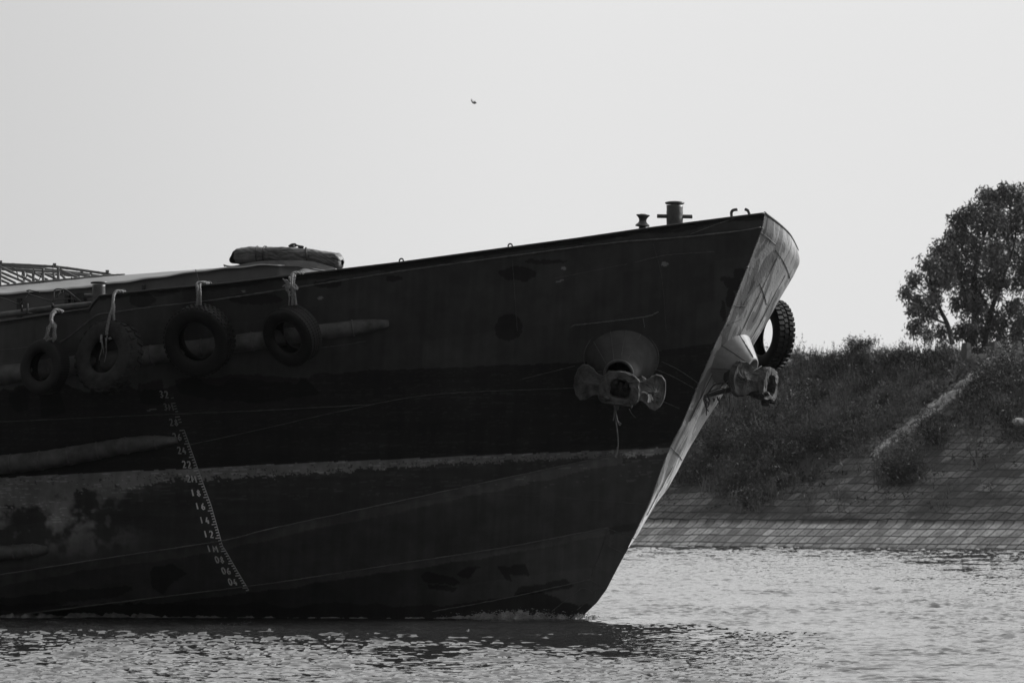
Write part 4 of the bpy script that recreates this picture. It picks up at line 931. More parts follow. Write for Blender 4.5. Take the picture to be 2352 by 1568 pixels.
def eye(px, py, bb, r=5.0):
    c = atb(px, py, bb); s = c.y / F; b = bmesh.new(); tube(b, [c + (HV * math.cos(t) + Vector((0, 0, 1)) * math.sin(t)) * r * s for t in np.linspace(-0.6, math.pi + 0.6, 20)], 0.011, 8); obj('lashing_eye', b, M['bollard'], barge)
for px, py in ((922, 599), (1172, 565), (689, 628), (480, 652), (283, 671), (137, 718)):
    eye(px, py, float(hull_b(px, py + 4)) - 0.06)

# hatch coaming and its cover -----------------------------------------
CTOP = [(-80, 682), (0, 674), (154, 663), (230, 653), (308, 643), (459, 621), (593, 607), (659, 607), (700, 611), (770, 621)]
CRID = [(-80, 666), (0, 657), (231, 634), (400, 621), (517, 613), (600, 604.5), (659, 604.5), (700, 609), (770, 619)]
def coam_b(x): return np.interp(x, [-80, 200, 640, 700, 770], [2.55, 2.45, 2.2, 1.7, 0.6])
coaming = None
def build_hatch():
    xs = np.linspace(-80, 770, 120); V = []
    for x in xs:
        t = atb(x, interp(x, CTOP) + 1.5, float(coam_b(x))); V += [t, t + Vector((0, 0, -0.45)), t + Vector((0, 0, -0.95))]
    c = npmesh('hatch_coaming', V, gridfaces(len(xs), 3), M['coaming'], barge)
    b = bmesh.new()                                        # stiffeners and lashing cleats on the coaming at the left
    for x, w in ((45, .05), (155, .05), (170, .04), (187, .12), (330, .02)):
        t = atb(x, interp(x, CTOP) + 8, float(coam_b(x)) + 0.05); box(b, t + Vector((0, 0, -0.25)), w, 0.09, 0.42, HV, TV)
    objs('stiffener', b, M['steel_dark'], c, smooth=False)
    b = bmesh.new()                                        # side step beneath the coaming
    P0 = [(-80, 733), (0, 724), (60, 716), (130, 707), (212, 699)]; pts = [atb(x, y, 2.85) for x, y in P0]
    tube(b, pts, 0.045, 10); obj('deck_pipe', b, M['pipe'], c)
    b = bmesh.new()
    tube(b, [atb(63, 697, 3.0), atb(63, 720, 3.0), atb(74, 720, 3.0)], 0.015, 6)
    tube(b, [atb(50, 700, 2.9), atb(50, 715, 2.9)], 0.015, 6); tube(b, [atb(120, 696, 2.9), atb(121, 706, 2.9)], 0.018, 6)
    objs('stanchion', b, M['steel_dark'], c)
    # arched tarpaulin
    xs = np.linspace(-80, 770, 160); V = []; nw = 18
    for x in xs:
        e = atb(x, interp(x, CTOP) + 1.0 * math.sin(x * 0.07), float(coam_b(x)) + 0.05); r = atb(x, interp(x, CRID), float(coam_b(x)) * 0.45); far = mirror(e); rm = mirror(r)
        V.append(e + Vector((0, 0, -0.018)) - TV * 0.012)
        for k in range(nw):
            f = k / (nw - 1)
            q = e.lerp(r, f / 0.35) if f < 0.35 else (r.lerp(rm, (f - 0.35) / 0.3) if f < 0.65 else rm.lerp(far, (f - 0.65) / 0.35))
            q = q + Vector((0, 0, -0.012 * (1 - abs(2 * f - 1)) + 0.010 * float(fbm(x / 22.0, f * 9, 3, 71) - 0.5))); V.append(q)
    t = npmesh('hatch_tarpaulin', V, gridfaces(len(xs), nw + 1), M['tarp'], loc=atb(300, 640, 2.0))
    tag(t, 'pale tarpaulin stretched over the long hatch of the barge', 'tarpaulin')
build_hatch()

# lashing lines over the edge of the cover
def zb(x, y): return x / 8.192, 574.2 + y / 8.192
def lash(paths, r, label, bb=2.75):
    b = bmesh.new(); c = None
    for p in paths:
        pts = spline([atb(*zb(x, y), bb) for x, y in p], 5); c = c or pts[0]; tube(b, pts, r, 6)
    tag(obj('lashing_line', b, M['line'], loc=c), label, 'rope', 'lines lashing the hatch cover')
lash([[(0, 895), (120, 930), (360, 1015), (420, 960), (525, 825), (530, 770)]], 0.009, 'dark lashing line at the left end of the hatch side, tied in a V')
lash([[(525, 825), (700, 880), (900, 945), (985, 962)], [(500, 765), (560, 755), (640, 775), (740, 790)]], 0.009, 'dark lashing line sloping down across the middle of the hatch side')
lash([[(985, 962), (1010, 920), (1030, 750), (1170, 735), (1185, 790), (1150, 820), (1125, 770)], [(1060, 900), (1120, 800)], [(960, 1045), (990, 980), (1080, 930)]], 0.009, 'looped and knotted dark lashing line on the hatch side')
lash([[(1060, 930), (1240, 922), (1410, 915), (1500, 960), (1520, 965)], [(1190, 735), (1270, 770), (1400, 870), (1480, 930), (1520, 968)]], 0.010, 'dark lashing line pulled to the cleat beside the stern bollard')
lash([[(x_ * 8.192, (y_ - 574.2) * 8.192) for x_, y_ in [((0 + a_ / 2.24) / 1.7415, (950 + c_ / 2.24) / 1.7415) for a_, c_ in ((1752, 286), (1764, 330), (1782, 402))]]], 0.006, 'thin line running up from the bulwark to the hatch cover edge', 2.9)

# bamboo frame
frame_o = thing('bamboo_frame', 'frame of lashed bamboo poles standing on the hatch cover at left', 'frame', atb(60, 660, 0.9))
def pole(pts, r, bb, knots=True):
    P = []; 
    for i in range(len(pts) - 1):
        n = 10
        for k in range(n + (i == len(pts) - 2)):
            f = k / n; x = pts[i][0] * (1 - f) + pts[i + 1][0] * f; y = pts[i][1] * (1 - f) + pts[i + 1][1] * f; P.append(atb(*zb(x, y), bb))
    rr = []
    for i in range(len(P)): rr.append(r * (1.14 if i % 6 == 3 else 1.0) * (1 - 0.12 * i / len(P)))
    b = bmesh.new(); tube(b, P, rr, 10); obj('pole', b, M['bamboo'], frame_o)
pr = 0.0185
pole([(-400, 745), (0, 690), (760, 600), (1130, 570), (1500, 535), (1900, 495), (2352, 468)], pr * 1.25, 1.05)
pole([(-400, 240), (0, 265), (500, 285), (1000, 312)], pr * 1.25, 0.95); pole([(980, 308), (1300, 345), (1600, 388), (1960, 440), (2080, 462)], pr * 1.15, 0.95); pole([(1900, 440), (2250, 474)], pr * .5, 0.95)
pole([(-300, 320), (20, 335), (450, 375), (1080, 412), (1700, 490)], pr * 1.1, 0.3)
pole([(-200, 285), (200, 312), (780, 347), (1080, 385), (1560, 440), (1900, 490)], pr, -0.4)
pole([(-200, 345), (300, 380), (700, 440), (1200, 470), (1500, 500)], pr, -0.8)
for x, y0, y1, bb, k in ((1095, 330, 560, 1.0, 1.25), (625, 390, 590, 0.5, 1.2), (810, 350, 580, 0.0, 1.1), (6, 280, 680, 1.0, .8), (450, 385, 610, -0.4, 1.1), (1010, 430, 560, -0.5, 1.1), (1540, 400, 440, -0.4, 1.3), (1710, 420, 470, -.4, 1.1)):
    pole([(x, y0), (x + 4, y1)], pr * k, bb)
for p, bb in (([(30, 330), (590, 590)], 0.9), ([(20, 420), (460, 605)], 0.4), ([(20, 490), (300, 625)], 0.0), ([(0, 560), (180, 638)], -.4), ([(510, 470), (730, 580)], 0.2), ([(660, 440), (900, 565)], -.2),
              ([(850, 450), (1070, 550)], -.5), ([(1130, 370), (1470, 525)], 0.85), ([(1120, 430), (1500, 500)], 0.1), ([(1130, 440), (1230, 545)], -.4)):
    pole(p, pr * 1.05, bb)
b = bmesh.new()
for x, y, w, h in ((10, 222, 60, 45), (1028, 272, 58, 45), (2020, 402, 62, 48)):
    c = atb(*zb(x, y), 0.95); box(b, c, w / 8.192 / 155, 0.06, h / 8.192 / 155)
objs('cap_block', b, M['bamboo'], frame_o, smooth=False)
b = bmesh.new()
for p in ([(620, 330), (650, 400), (640, 480)], [(990, 280), (1000, 310), (995, 345)], [(735, 600), (750, 610), (770, 640)], [(200, 310), (270, 350), (320, 420), (330, 500), (350, 550)], [(420, 420), (415, 480), (450, 520), (490, 510), (505, 440)], [(800, 340), (785, 450), (730, 570)], [(1345, 510), (1360, 575)]):
    tube(b, spline([atb(*zb(x, y), 1.1) for x, y in p], 5), 0.008, 6)
objs('lashing', b, M['line'], frame_o)

# folded tarpaulin roll on the hatch
def z2(x, y): return (800 + x / 2.24) / 1.7415, (950 + y / 2.24) / 1.7415
roll_o = thing('tarpaulin_roll', 'bundle of dark tarpaulin rolled up and tied on the front of the hatch', 'tarpaulin', atb(650, 606, 1.75))
def build_roll():
    nx, ns = 190, 72; V = []
    top = [(300, 112), (345, 92), (470, 76), (600, 78), (830, 84), (1000, 98), (1150, 120), (1240, 136), (1268, 165), (1278, 205)]; bot = [(300, 246), (400, 252), (520, 240), (800, 240), (1000, 252), (1150, 276), (1240, 288), (1264, 275), (1278, 245)]
    E0 = (Vector((0.80, 0.60, 0))).normalized(); E1 = TV                 # the mouth of the roll is turned towards the viewer
    for i, f in enumerate(np.linspace(0, 1, nx)):
        X = 385 + f * 891; yt = interp(X, top); yb = interp(X, bot); cx, cy = z2(X, (yt + yb) / 2); c = atb(cx, cy, 1.75); s = c.y / F; ry = (yb - yt) / 2 / 3.901 * s; rz = ry * 1.35
        E = (E0 * max(0, 1 - f * 5) + E1 * min(1, f * 5)).normalized()
        for k in range(ns):
            a = 2 * math.pi * k / ns
            ca, sa = math.cos(a), math.sin(a); sq = 1 / (abs(ca) ** 3.2 + abs(sa) ** 3.2) ** (1 / 3.2)         # boxy, as a folded bundle is
            fold = 0.92 * sq + 0.05 * (float(fbm(f * 8, ca * 2 + 3, 3, 81)) - 0.5) * 2
            crease = abs(float(vnoise(f * 16 + sa * 3.0, a * 1.7 + f * 9, 83)) - 0.5) * 2; fold += 0.11 * (crease ** 0.6 - 0.6)
            crease = abs(float(vnoise(f * 7 - sa * 5.0, a * 2.6, 84)) - 0.5) * 2; fold += 0.08 * (crease ** 0.5 - 0.6)
            fold -= 0.05 * math.exp(-((X - 590) / 12) ** 2) + 0.06 * math.exp(-((X - 985 - 25 * ca) / 14) ** 2)
            if f > 0.93: fold *= 1 + 0.10 * math.sin(a * 5 + 1) * (f - 0.93) / 0.07
            V.append(c + (E * ca * rz + Vector((0, 0, 1)) * sa * ry) * fold)
    V = np.array(V).reshape(nx, ns, 3); V = np.concatenate([V, V[:, :1]], 1)
    npmesh('roll', V.reshape(-1, 3), gridfaces(nx, ns + 1), M['tarp_dark'], roll_o)
    b = bmesh.new(); n = 210; prev = None                  # the open end: layers wound in a ragged spiral
    EO = Vector((-0.60, 0.80, 0)) * -1; EO = Vector((-0.6, -0.8, 0))
    cx, cy = z2(388, 176); c = atb(cx, cy, 1.75); s = c.y / F; rx, rz = 96 / 3.901 * s, 74 / 3.901 * s
    for i in range(n):
        a = i / n * 2 * math.pi * 4.2; f = 0.12 + 0.93 * i / n; f *= 1 + 0.07 * math.sin(a * 2.3 + 1) + 0.05 * math.sin(a * 5.1)
        q = (Vector((1, 0, 0)) * math.cos(a) * rx * f + Vector((0, 0, 1)) * math.sin(a) * rz * f * (1 + 0.08 * math.cos(a * 3))) * (0.94 / (abs(math.cos(a)) ** 3.5 + abs(math.sin(a)) ** 3.5) ** (1 / 3.5))
        o1 = 0.10 + 0.07 * float(vnoise(a * 1.1, 2.0, 86)) - 0.06 * f
        r = [b.verts.new(c + q * 1.0 - EO * 0.12), b.verts.new(c + q * (1 + .04 * math.sin(a * 4)) + EO * o1)]
        if prev: b.faces.new((prev[0], r[0], r[1], prev[1]))
        prev = r
    bmesh.ops.solidify(b, geom=list(b.faces), thickness=0.012); obj('rolled_end', b, M['tarp_dark'], roll_o)
    b = bmesh.new()                                        # flap hanging below the roll
    A = [(208, 240), (300, 252), (520, 214), (800, 205), (1000, 214), (1180, 262), (1215, 276)]; B = [(215, 262), (300, 268), (520, 252), (800, 252), (940, 270), (1100, 289), (1210, 303)]
    pa = [atb(*z2(x, y), 2.08) for x, y in smooth_line(A)]; pb = [atb(*z2(x, y), 2.14) for x, y in smooth_line(B)]
    va = [b.verts.new(p) for p in pa]; vb = [b.verts.new(p + Vector((0, 0, 0.004 * math.sin(i)))) for i, p in enumerate(pb)]
    for i in range(len(va) - 1): b.faces.new((va[i], va[i + 1], vb[i + 1], vb[i]))
    bmesh.ops.solidify(b, geom=list(b.faces), thickness=0.015); obj('flap', b, M['tarp_dark'], roll_o)
    def loop(X, lean, r, name, m):
        yt = interp(X, top); yb = interp(X, bot); b = bmesh.new(); P = []
        for a in np.linspace(-0.3 * math.pi, 1.1 * math.pi, 40):
            cx, cy = z2(X + lean * math.cos(a + 0.3) * 40, (yt + yb) / 2); c = atb(cx, cy, 1.75); s = c.y / F; ry = (yb - yt) / 2 / 3.901 * s * 0.99
            P.append(c - TV * math.cos(a) * ry * 1.38 + Vector((0, 0, 1)) * math.sin(a) * ry)
        tube(b, P, r, 8); return b
    obj('strap', loop(590, 0.3, 0.012, 's', None), M['steel_dark'], roll_o); obj('strap', loop(520, 0.5, 0.008, 's', None), M['steel_dark'], roll_o)
    b = loop(960, 0.9, 0.017, 's', None)
    for p in ([(795, 80), (820, 62), (850, 60), (860, 75), (830, 82), (800, 78)], [(850, 66), (890, 76), (922, 82), (915, 92), (880, 86)], [(815, 76), (850, 58), (858, 70)]): tube(b, spline([atb(*z2(x, y), 1.75) for x, y in p], 6), 0.013, 6)
    obj('tie_rope', b, M['line'], roll_o)
build_roll()

# ================================================================== TYRES
def tyre(px, py, Y, Rt, Wt, axis, label, style, m, roll=0.0):
    c = at(px, py, Y); a = Vector(axis).normalized(); x, y = frame(a); t = thing('tyre', label, 'tyre', c, 'old tyres hung round the barge as fenders')
    rim = {'small': 0.53, 'lug': 0.49, 'block': 0.54, 'truck': 0.57}[style]
    prof = [(rim, -.34), (rim + .02, -.42), (rim + .10, -.50), (rim + .22, -.54), (.90, -.50), (.955, -.44), (.965, -.36), (.975, 0), (.965, .36), (.955, .44), (.90, .50), (rim + .22, .54), (rim + .10, .50), (rim + .02, .42), (rim, .34),
            (rim + .03, .30), (rim + .16, .42), (.86, .42), (.92, .30), (.935, 0), (.92, -.30), (.86, -.42), (rim + .16, -.42), (rim + .03, -.30)]
    seg = 72; b = bmesh.new(); rings = []
    for k in range(seg):
        an = 2 * math.pi * k / seg; rad = x * math.cos(an) + y * math.sin(an); w = 1 + 0.025 * math.sin(2 * an + roll)
        rings.append([b.verts.new(c + rad * r * Rt * w + a * h * Wt) for r, h in prof])
    n = len(prof)
    for k in range(seg):
        A, B = rings[k], rings[(k + 1) % seg]
        for i in range(n): b.faces.new((A[i], A[(i + 1) % n], B[(i + 1) % n], B[i]))
    obj('sidewall', b, m, t)
    b = bmesh.new()                                        # tread
    if style == 'lug': N_, rows, gap, hgt, skew = 26, [(-.27, .40), (.27, .40)], 0.55, 0.045, 0.30
    elif style == 'block': N_, rows, gap, hgt, skew = 44, [(-.34, .20), (-.115, .20), (.115, .20), (.34, .20)], 0.66, 0.03, 0.12
    elif style == 'truck': N_, rows, gap, hgt, skew = 40, [(-.30, .36), (.05, .22), (.33, .32)], 0.72, 0.045, 0.10
    else: N_, rows, gap, hgt, skew = 64, [(-.30, .22), (-.1, .15), (.1, .15), (.30, .22)], 0.86, 0.02, 0.0
    for j, (h, w) in enumerate(rows):
        for k in range(N_):
            an = 2 * math.pi * (k + 0.5 * (j % 2) * (style != 'small')) / N_ + roll; rad = x * math.cos(an) + y * math.sin(an); tan = -x * math.sin(an) + y * math.cos(an)
            ww = 1 + 0.025 * math.sin(2 * (an) + roll); cc = c + rad * Rt * (0.965 * ww + hgt * 0.4) + a * h * Wt
            T2 = (tan + a * skew * (1 if h > 0 else -1)).normalized(); A2 = rad.cross(T2).normalized()
            box(b, cc, 2 * math.pi * Rt / N_ * gap, w * Wt, Rt * hgt * 1.2, T2, A2, rad, 0.88)
    obj('tread', b, m, t, smooth=False)
    return t
def hy_(px, py, off): return hull_pt(px, py, off).y
Y1_, Y2_, Y3_, Y4_ = (hy_(103, 842, .38), hy_(250, 820, .40), hy_(458, 782, .36), hy_(671, 770, .36))
tyre(103, 842, Y1_, 0.385, 0.22, (-0.60, -0.79, 0.02), 'smallest smooth tyre, leftmost on the side, on a thick knotted rope', 'small', M['rubber'])
tyre(250, 819, Y2_, 0.505, 0.28, (-0.58, -0.78, 0.16), 'dusty lugged tractor tyre hanging below the bollard, second from the left', 'lug', M['rubber_dusty'], 0.4)
tyre(458, 781, Y3_, 0.50, 0.26, (-0.36, -0.88, -0.32), 'big black tyre with a knobbly block tread, hung on a doubled rope', 'block', M['rubber'], 0.2)
tyre(671, 770, Y4_, 0.43, 0.28, (-0.58, -0.72, -0.36), 'worn black tyre hung by a frayed rope beside the rolled tarpaulin', 'small', M['rubber'], 0.9)
tyre(1764, 770, atb(1764, 770, -1.25).y, 0.505, 0.28, (-0.86, -0.50, 0.05), 'black truck tyre hanging off the far side of the bow, seen against the sky', 'truck', M['rubber'], 0.0)

def z1(x, y): return x / 2.24 / 1.7415, (950 + y / 2.24) / 1.7415
def rope(label, paths, fn, bbs, frays=(), fr=0.006):
    b = bmesh.new(); c0 = None
    for p, r in paths:
        P = []
        for i, (x, y) in enumerate(p):
            px, py = fn(x, y); h = hull_pt(px, max(py, float(interp(px, SHEER)) + 1), 0); d = bbs[0] + (bbs[1] - bbs[0]) * min(1, i / max(len(p) - 1, 1) * 1.6)
            P.append(at(px, py, h.y - d))
        c0 = c0 or P[0]; laid_rope(b, P, r * 0.74)
    for p in frays:
        P = [at(*fn(x, y), hull_pt(*fn(x, y)).y - bbs[1] - 0.03) for x, y in p]; P = spline(P, 5); tube(b, P, [fr * (1 - 0.6 * i / len(P)) for i in range(len(P))], 6)
    tag(obj('rope', b, M['rope'], loc=c0), label, 'rope', 'ropes holding the tyres')
rope('thick knotted pale rope of the leftmost small tyre', [([(560, 665), (535, 655), (497, 650), (468, 680), (458, 730), (470, 775), (488, 820), (484, 880), (492, 915)], 0.034), ([(500, 655), (470, 700), (465, 750), (440, 810), (428, 860), (415, 905), (430, 930)], 0.03), ([(440, 890), (400, 905), (430, 915), (470, 905), (480, 930)], 0.024), ([(480, 760), (500, 790), (490, 840), (498, 880), (490, 910)], 0.022)], z1, (0.05, 0.36),
     [[(420, 800), (408, 860), (398, 900)], [(430, 790), (420, 850), (392, 912)], [(500, 880), (505, 900), (495, 920)], [(470, 900), (478, 930), (470, 960)]])
rope('pale twisted rope with frayed ends over the dusty tractor tyre', [([(1105, 485), (1080, 480), (1040, 482), (1018, 520), (1012, 580), (1005, 640), (985, 700), (968, 770), (958, 830), (955, 870)], 0.029), ([(1030, 490), (1014, 560), (1022, 620), (1018, 680), (1020, 740)], 0.026), ([(950, 815), (918, 850), (908, 900), (905, 935)], 0.024), ([(955, 860), (980, 880), (995, 900), (975, 905)], 0.024)], z1, (0.05, 0.40),
     [[(910, 930), (915, 990), (895, 1060), (888, 1100)], [(915, 930), (925, 990), (930, 1045)], [(945, 900), (952, 960), (950, 1040), (935, 1115)], [(960, 880), (952, 940), (945, 990)]], 0.009)
rope('doubled pale rope hanging straight down to the knobbly block tread tyre', [([(1870, 408), (1840, 410), (1775, 405), (1766, 440), (1770, 520), (1766, 620)], 0.027), ([(1850, 402), (1800, 404), (1790, 440), (1794, 520), (1795, 630)], 0.027), ([(1775, 404), (1800, 400), (1850, 410)], 0.018)], z1, (0.04, 0.32))
rope('pale rope with a loose frayed bow over the worn tyre', [([(925, 318), (890, 316), (835, 320), (822, 360), (818, 430), (828, 520), (830, 620)], 0.03), ([(850, 325), (842, 380), (838, 450), (848, 520), (862, 640)], 0.028), ([(810, 410), (850, 425), (872, 455), (858, 462), (826, 440)], 0.026), ([(812, 430), (790, 470), (800, 540), (795, 610)], 0.013)], z2, (0.05, 0.30),
     [[(810, 420), (770, 400), (742, 366)], [(810, 418), (765, 425), (740, 440)], [(808, 425), (775, 440), (745, 428)], [(805, 430), (770, 455), (775, 480)], [(805, 415), (780, 385), (760, 380)], [(800, 440), (785, 470), (790, 500)], [(800, 480), (797, 520), (815, 510)], [(800, 350), (806, 400)]], 0.016)

# ================================================================== ANCHORS
def anchor(c, Rm, label, shank_to):
    """a stockless anchor: hollow crown facing local -Y, a palm each side, flukes running back, shank into the hawse pipe"""
    t = thing('anchor', label, 'anchor', c, 'stockless anchors stowed at the bow'); T = Matrix.Translation(c) @ Rm.to_4x4()
    rng = random.Random(5)
    def rough(b, amp):
        for v in b.verts: v.co += Vector((rng.uniform(-1, 1), rng.uniform(-1, 1), rng.uniform(-1, 1))) * amp
    # crown: an irregular ring of iron round a deep square pocket
    out = [(-.27, -.15), (-.21, -.205), (0, -.22), (.19, -.205), (.27, -.14), (.265, .02), (.235, .14), (.15, .205), (-.02, .225), (-.17, .20), (-.235, .13), (-.27, .02)]
    inn = [(-.15, -.10), (-.10, -.145), (0, -.15), (.10, -.15), (.155, -.10), (.155, .02), (.12, .10), (.05, .13), (-.04, .135), (-.10, .125), (-.145, .08), (-.15, .0)]
    b = bmesh.new(); out = [(x * 1.05, z * 1.14) for x, z in out]; inn = [(x * 0.92, z * 0.92) for x, z in inn]
    L = [[(x * 0.8, 0.40, z * 0.55) for x, z in out], [(x * 1.0, 0.22, z * .80) for x, z in out], [(x, 0.06, z * 0.97) for x, z in out], [(x * .93, 0.0, z * .90) for x, z in out],
         [(x * 1.08, -0.01, z * 1.10) for x, z in inn], [(x, 0.03, z) for x, z in inn], [(x * 0.9, 0.24, z * .85) for x, z in inn]]
    rings = [[b.verts.new(p) for p in r] for r in L]
    for A, B in zip(rings, rings[1:]):
        for i in range(12): b.faces.new((A[i], A[(i + 1) % 12], B[(i + 1) % 12], B[i]))
    b.faces.new(rings[-1]); b.faces.new(rings[0][::-1])
    bmesh.ops.subdivide_edges(b, edges=list(b.edges), cuts=2, use_grid_fill=True, smooth=0.0); rough(b, 0.008)
    b.transform(T); crown = obj('crown', b, M['anchor'], t, smooth=False)
    b = bmesh.new()                                        # pin lugs inside the pocket and a broken lip below it
    for x, z, sx, sz, yy in ((-.09, .075, .10, .07, .08), (.09, .06, .06, .09, .12), (-.10, .02, .08, .06, .14), (.01, -.02, .07, .20, .20), (-.17, -.145, .10, .06, .0), (.02, -.205, .12, .035, -.0), (.0, -.25, .045, .10, .05), (.19, -.215, .03, .06, .03)):
        box(b, (x, yy, z), sx, .12, sz, taper=0.8)
    bmesh.ops.bevel(b, geom=list(b.edges), offset=0.012, segments=2, affect='EDGES'); bmesh.ops.subdivide_edges(b, edges=list(b.edges), cuts=1); rough(b, 0.004); b.transform(T); objs('pin_lug', b, M['anchor'], crown)
    for s in (-1, 1):
        # palm: a thick rounded plate, its face slightly dished, joined to the crown by a neck
        o2 = [(.29, .14), (.34, .16), (.40, .215), (.47, .25), (.55, .24), (.61, .17), (.635, .04), (.63, -.08), (.59, -.19), (.52, -.25), (.44, -.235), (.37, -.17), (.32, -.14), (.20, -.13), (.18, 0), (.20, .13)]
        b = bmesh.new(); n = len(o2); cxm = .47
        def ring(k, y): return [b.verts.new((s * (cxm + (x - cxm) * k), y + (0.10 - 0.24 * max(0, (.38 - x))) * 0, z * k)) for x, z in o2]
        rs = [ring(.93, .19), ring(1.0, .165), ring(1.0, .125), ring(.95, .10), ring(.62, .118), ring(.30, .105), ring(.06, .10)]
        for A, B in zip(rs, rs[1:]):
            for i in range(n): b.faces.new((A[i], A[(i + 1) % n], B[(i + 1) % n], B[i]))
        b.faces.new(rs[-1]); b.faces.new(rs[0][::-1])
        for v in b.verts:
            if abs(v.co.z) < 0.02: v.co.y -= 0.02       # ridge along the middle
            v.co.y += 0.62 * max(0, abs(v.co.x) - .22) - 0.05
        bmesh.ops.subdivide_edges(b, edges=list(b.edges), cuts=1, use_grid_fill=True, smooth=0.0); rough(b, 0.005); b.transform(T); obj('palm', b, M['anchor'], t, smooth=False)
        # fluke: a tapering blade running back from the crown
        b = bmesh.new(); pts = [(.26, .22, .0, .17, .10), (.29, .38, .01, .17, .09), (.31, .50, .02, .12, .06), (.32, .58, .03, .04, .025)]; prev = None
        for x, y, z, hw, ht in pts:
            r = [b.verts.new((s * (x + hw * .6 * math.cos(a)), y, z + ht * 2.0 * math.sin(a))) for a in np.linspace(0, 2 * math.pi, 13)[:-1]]
            if prev:
                for i in range(12): b.faces.new((prev[i], prev[(i + 1) % 12], r[(i + 1) % 12], r[i]))
            else: b.faces.new(r[::-1])
            prev = r
        b.faces.new(prev); bmesh.ops.subdivide_edges(b, edges=list(b.edges), cuts=1, use_grid_fill=True); rough(b, 0.004); b.transform(T); obj('fluke', b, M['anchor_shade_tone'], t)
    p0 = T @ Vector((0, .25, .02)); b = bmesh.new(); tube(b, [p0, p0.lerp(shank_to, .5), shank_to], [.10, .075, .07], 10); obj('shank', b, M['anchor_shade_tone'], t)
    return t
ac = at(1424, 893, NHAWSE[1].y - 0.16)
anchor(ac, Matrix.Rotation(R(8), 3, 'Y') @ Matrix.Rotation(R(6), 3, 'X'), 'mud-caked iron anchor hanging face-on against the dark side of the bow', NHAWSE[0] + (NHAWSE[1] - NHAWSE[0]) * 0.4)
fac = atb(1770, 884, 0.05) + Vector((0, -0.14, 0))
anchor(fac, Matrix.Rotation(R(66), 3, 'Z') @ Matrix.Rotation(R(6), 3, 'Y') @ Matrix.Rotation(R(5), 3, 'X'), 'iron anchor seen from the side, jutting out beyond the front of the bow', fc0 + (fc1 - fc0) * 0.5)

# rags and dry weed caught on the anchors
def z6(x, y): return (2250 + x / 3.646) / 1.7415, (1270 + y / 3.646) / 1.7415
def ribbonmesh(b, pts, w, Y, tw=0.0):
    P = spline([at(*q, Y) for q in pts], 5); prev = None
    for i, p in enumerate(P):
        d = (P[min(i + 1, len(P) - 1)] - P[max(i - 1, 0)]).normalized(); sd = d.cross(Vector((0, -1, 0))).normalized(); sd = (sd + Vector((0, tw * math.sin(i), 0))).normalized()
        ww = w * (0.7 + 0.5 * random.random()); r = [b.verts.new(p - sd * ww), b.verts.new(p + Vector((0, -0.01 * (i % 2), 0))), b.verts.new(p + sd * ww)]
        if prev: b.faces.new((prev[0], prev[1], r[1], r[0])); b.faces.new((prev[1], prev[2], r[2], r[1]))
        prev = r
b = bmesh.new(); yy = ac.y - 0.02
for p, w in (([(1155, 1085), (1195, 1085), (1240, 1108)], .010), ([(1255, 1115), (1262, 1170), (1250, 1238)], .013), ([(1275, 1115), (1282, 1180), (1278, 1235)], .012), ([(1285, 1120), (1305, 1165), (1318, 1205)], .010)): ribbonmesh(b, [z6(*q) for q in p], w, yy, 0.5)
bmesh.ops.solidify(b, geom=list(b.faces), thickness=0.004)
tag(obj('rag', b, M['rag'], loc=at(*z6(1250, 1110), yy)), 'torn white rag knotted round the right palm of the near anchor', 'rag')
def weed_strand(label, paths, Y, m, r=0.006, leaves=0, loc=None):
    b = bmesh.new()
    for p in paths:
        P = spline([at(*q, Y + random.uniform(-.03, .03)) for q in p], 6); tube(b, P, [r * (1 - 0.5 * i / len(P)) for i in range(len(P))], 5)
    tag(obj('dry_weed', b, m, loc=at(*paths[0][0], Y)), label, 'weed', 'weed caught on the anchors')
q = lambda pts: [((2200 + x / 1.96) / 1.7415, (1200 + y / 1.96) / 1.7415) for x, y in pts]
weed_strand('long pale dry reed dangling below the near anchor', [q([(505, 820), (512, 880), (518, 960), (528, 1040), (534, 1120), (528, 1190), (522, 1245)]), q([(510, 850), (500, 920), (495, 945)]), q([(512, 860), (525, 930), (540, 975), (552, 980)]), q([(515, 880), (530, 945), (558, 970)]), q([(505, 830), (515, 900), (525, 950)]), q([(512, 1235), (518, 1200), (528, 1150)])], ac.y + 0.15, M['weed'], 0.012)
weed_strand('single thin root hanging from the middle of the near anchor', [q([(620, 850), (640, 890), (672, 922)])], ac.y + 0.15, M['weed'], 0.005)
q5 = lambda pts: [((2700 + x / 3.137) / 1.7415, (1250 + y / 3.137) / 1.7415) for x, y in pts]
yf = fac.y - 0.05
weed_strand('tangle of dark dry roots hanging behind the far anchor', [q5([(360, 1070), (380, 1150), (400, 1210), (425, 1240)]), q5([(365, 1070), (400, 1120), (430, 1130), (410, 1190)]), q5([(390, 1080), (395, 1180), (395, 1290)]), q5([(420, 1070), (440, 1110), (415, 1150)]), q5([(480, 1070), (490, 1110), (498, 1080)]), q5([(530, 1055), (545, 1100), (560, 1060)]), q5([(400, 1040), (470, 930), (560, 885), (620, 900)]), q5([(370, 1040), (450, 990), (560, 950), (640, 960)]), q5([(430, 990), (500, 900), (590, 890), (560, 960)]), q5([(550, 1080), (565, 1150), (570, 1180)])], yf - 0.1, M['line'], 0.012)
weed_strand('thin pale stem dangling beneath the far anchor', [q5([(548, 1080), (562, 1180), (568, 1300), (570, 1400), (558, 1465)]), q5([(640, 880), (700, 830), (800, 785)]), q5([(620, 1010), (680, 880), (770, 810)]), q5([(965, 1140), (990, 1250), (1020, 1380), (1080, 1480)])], yf - 0.1, M['weed'], 0.006)
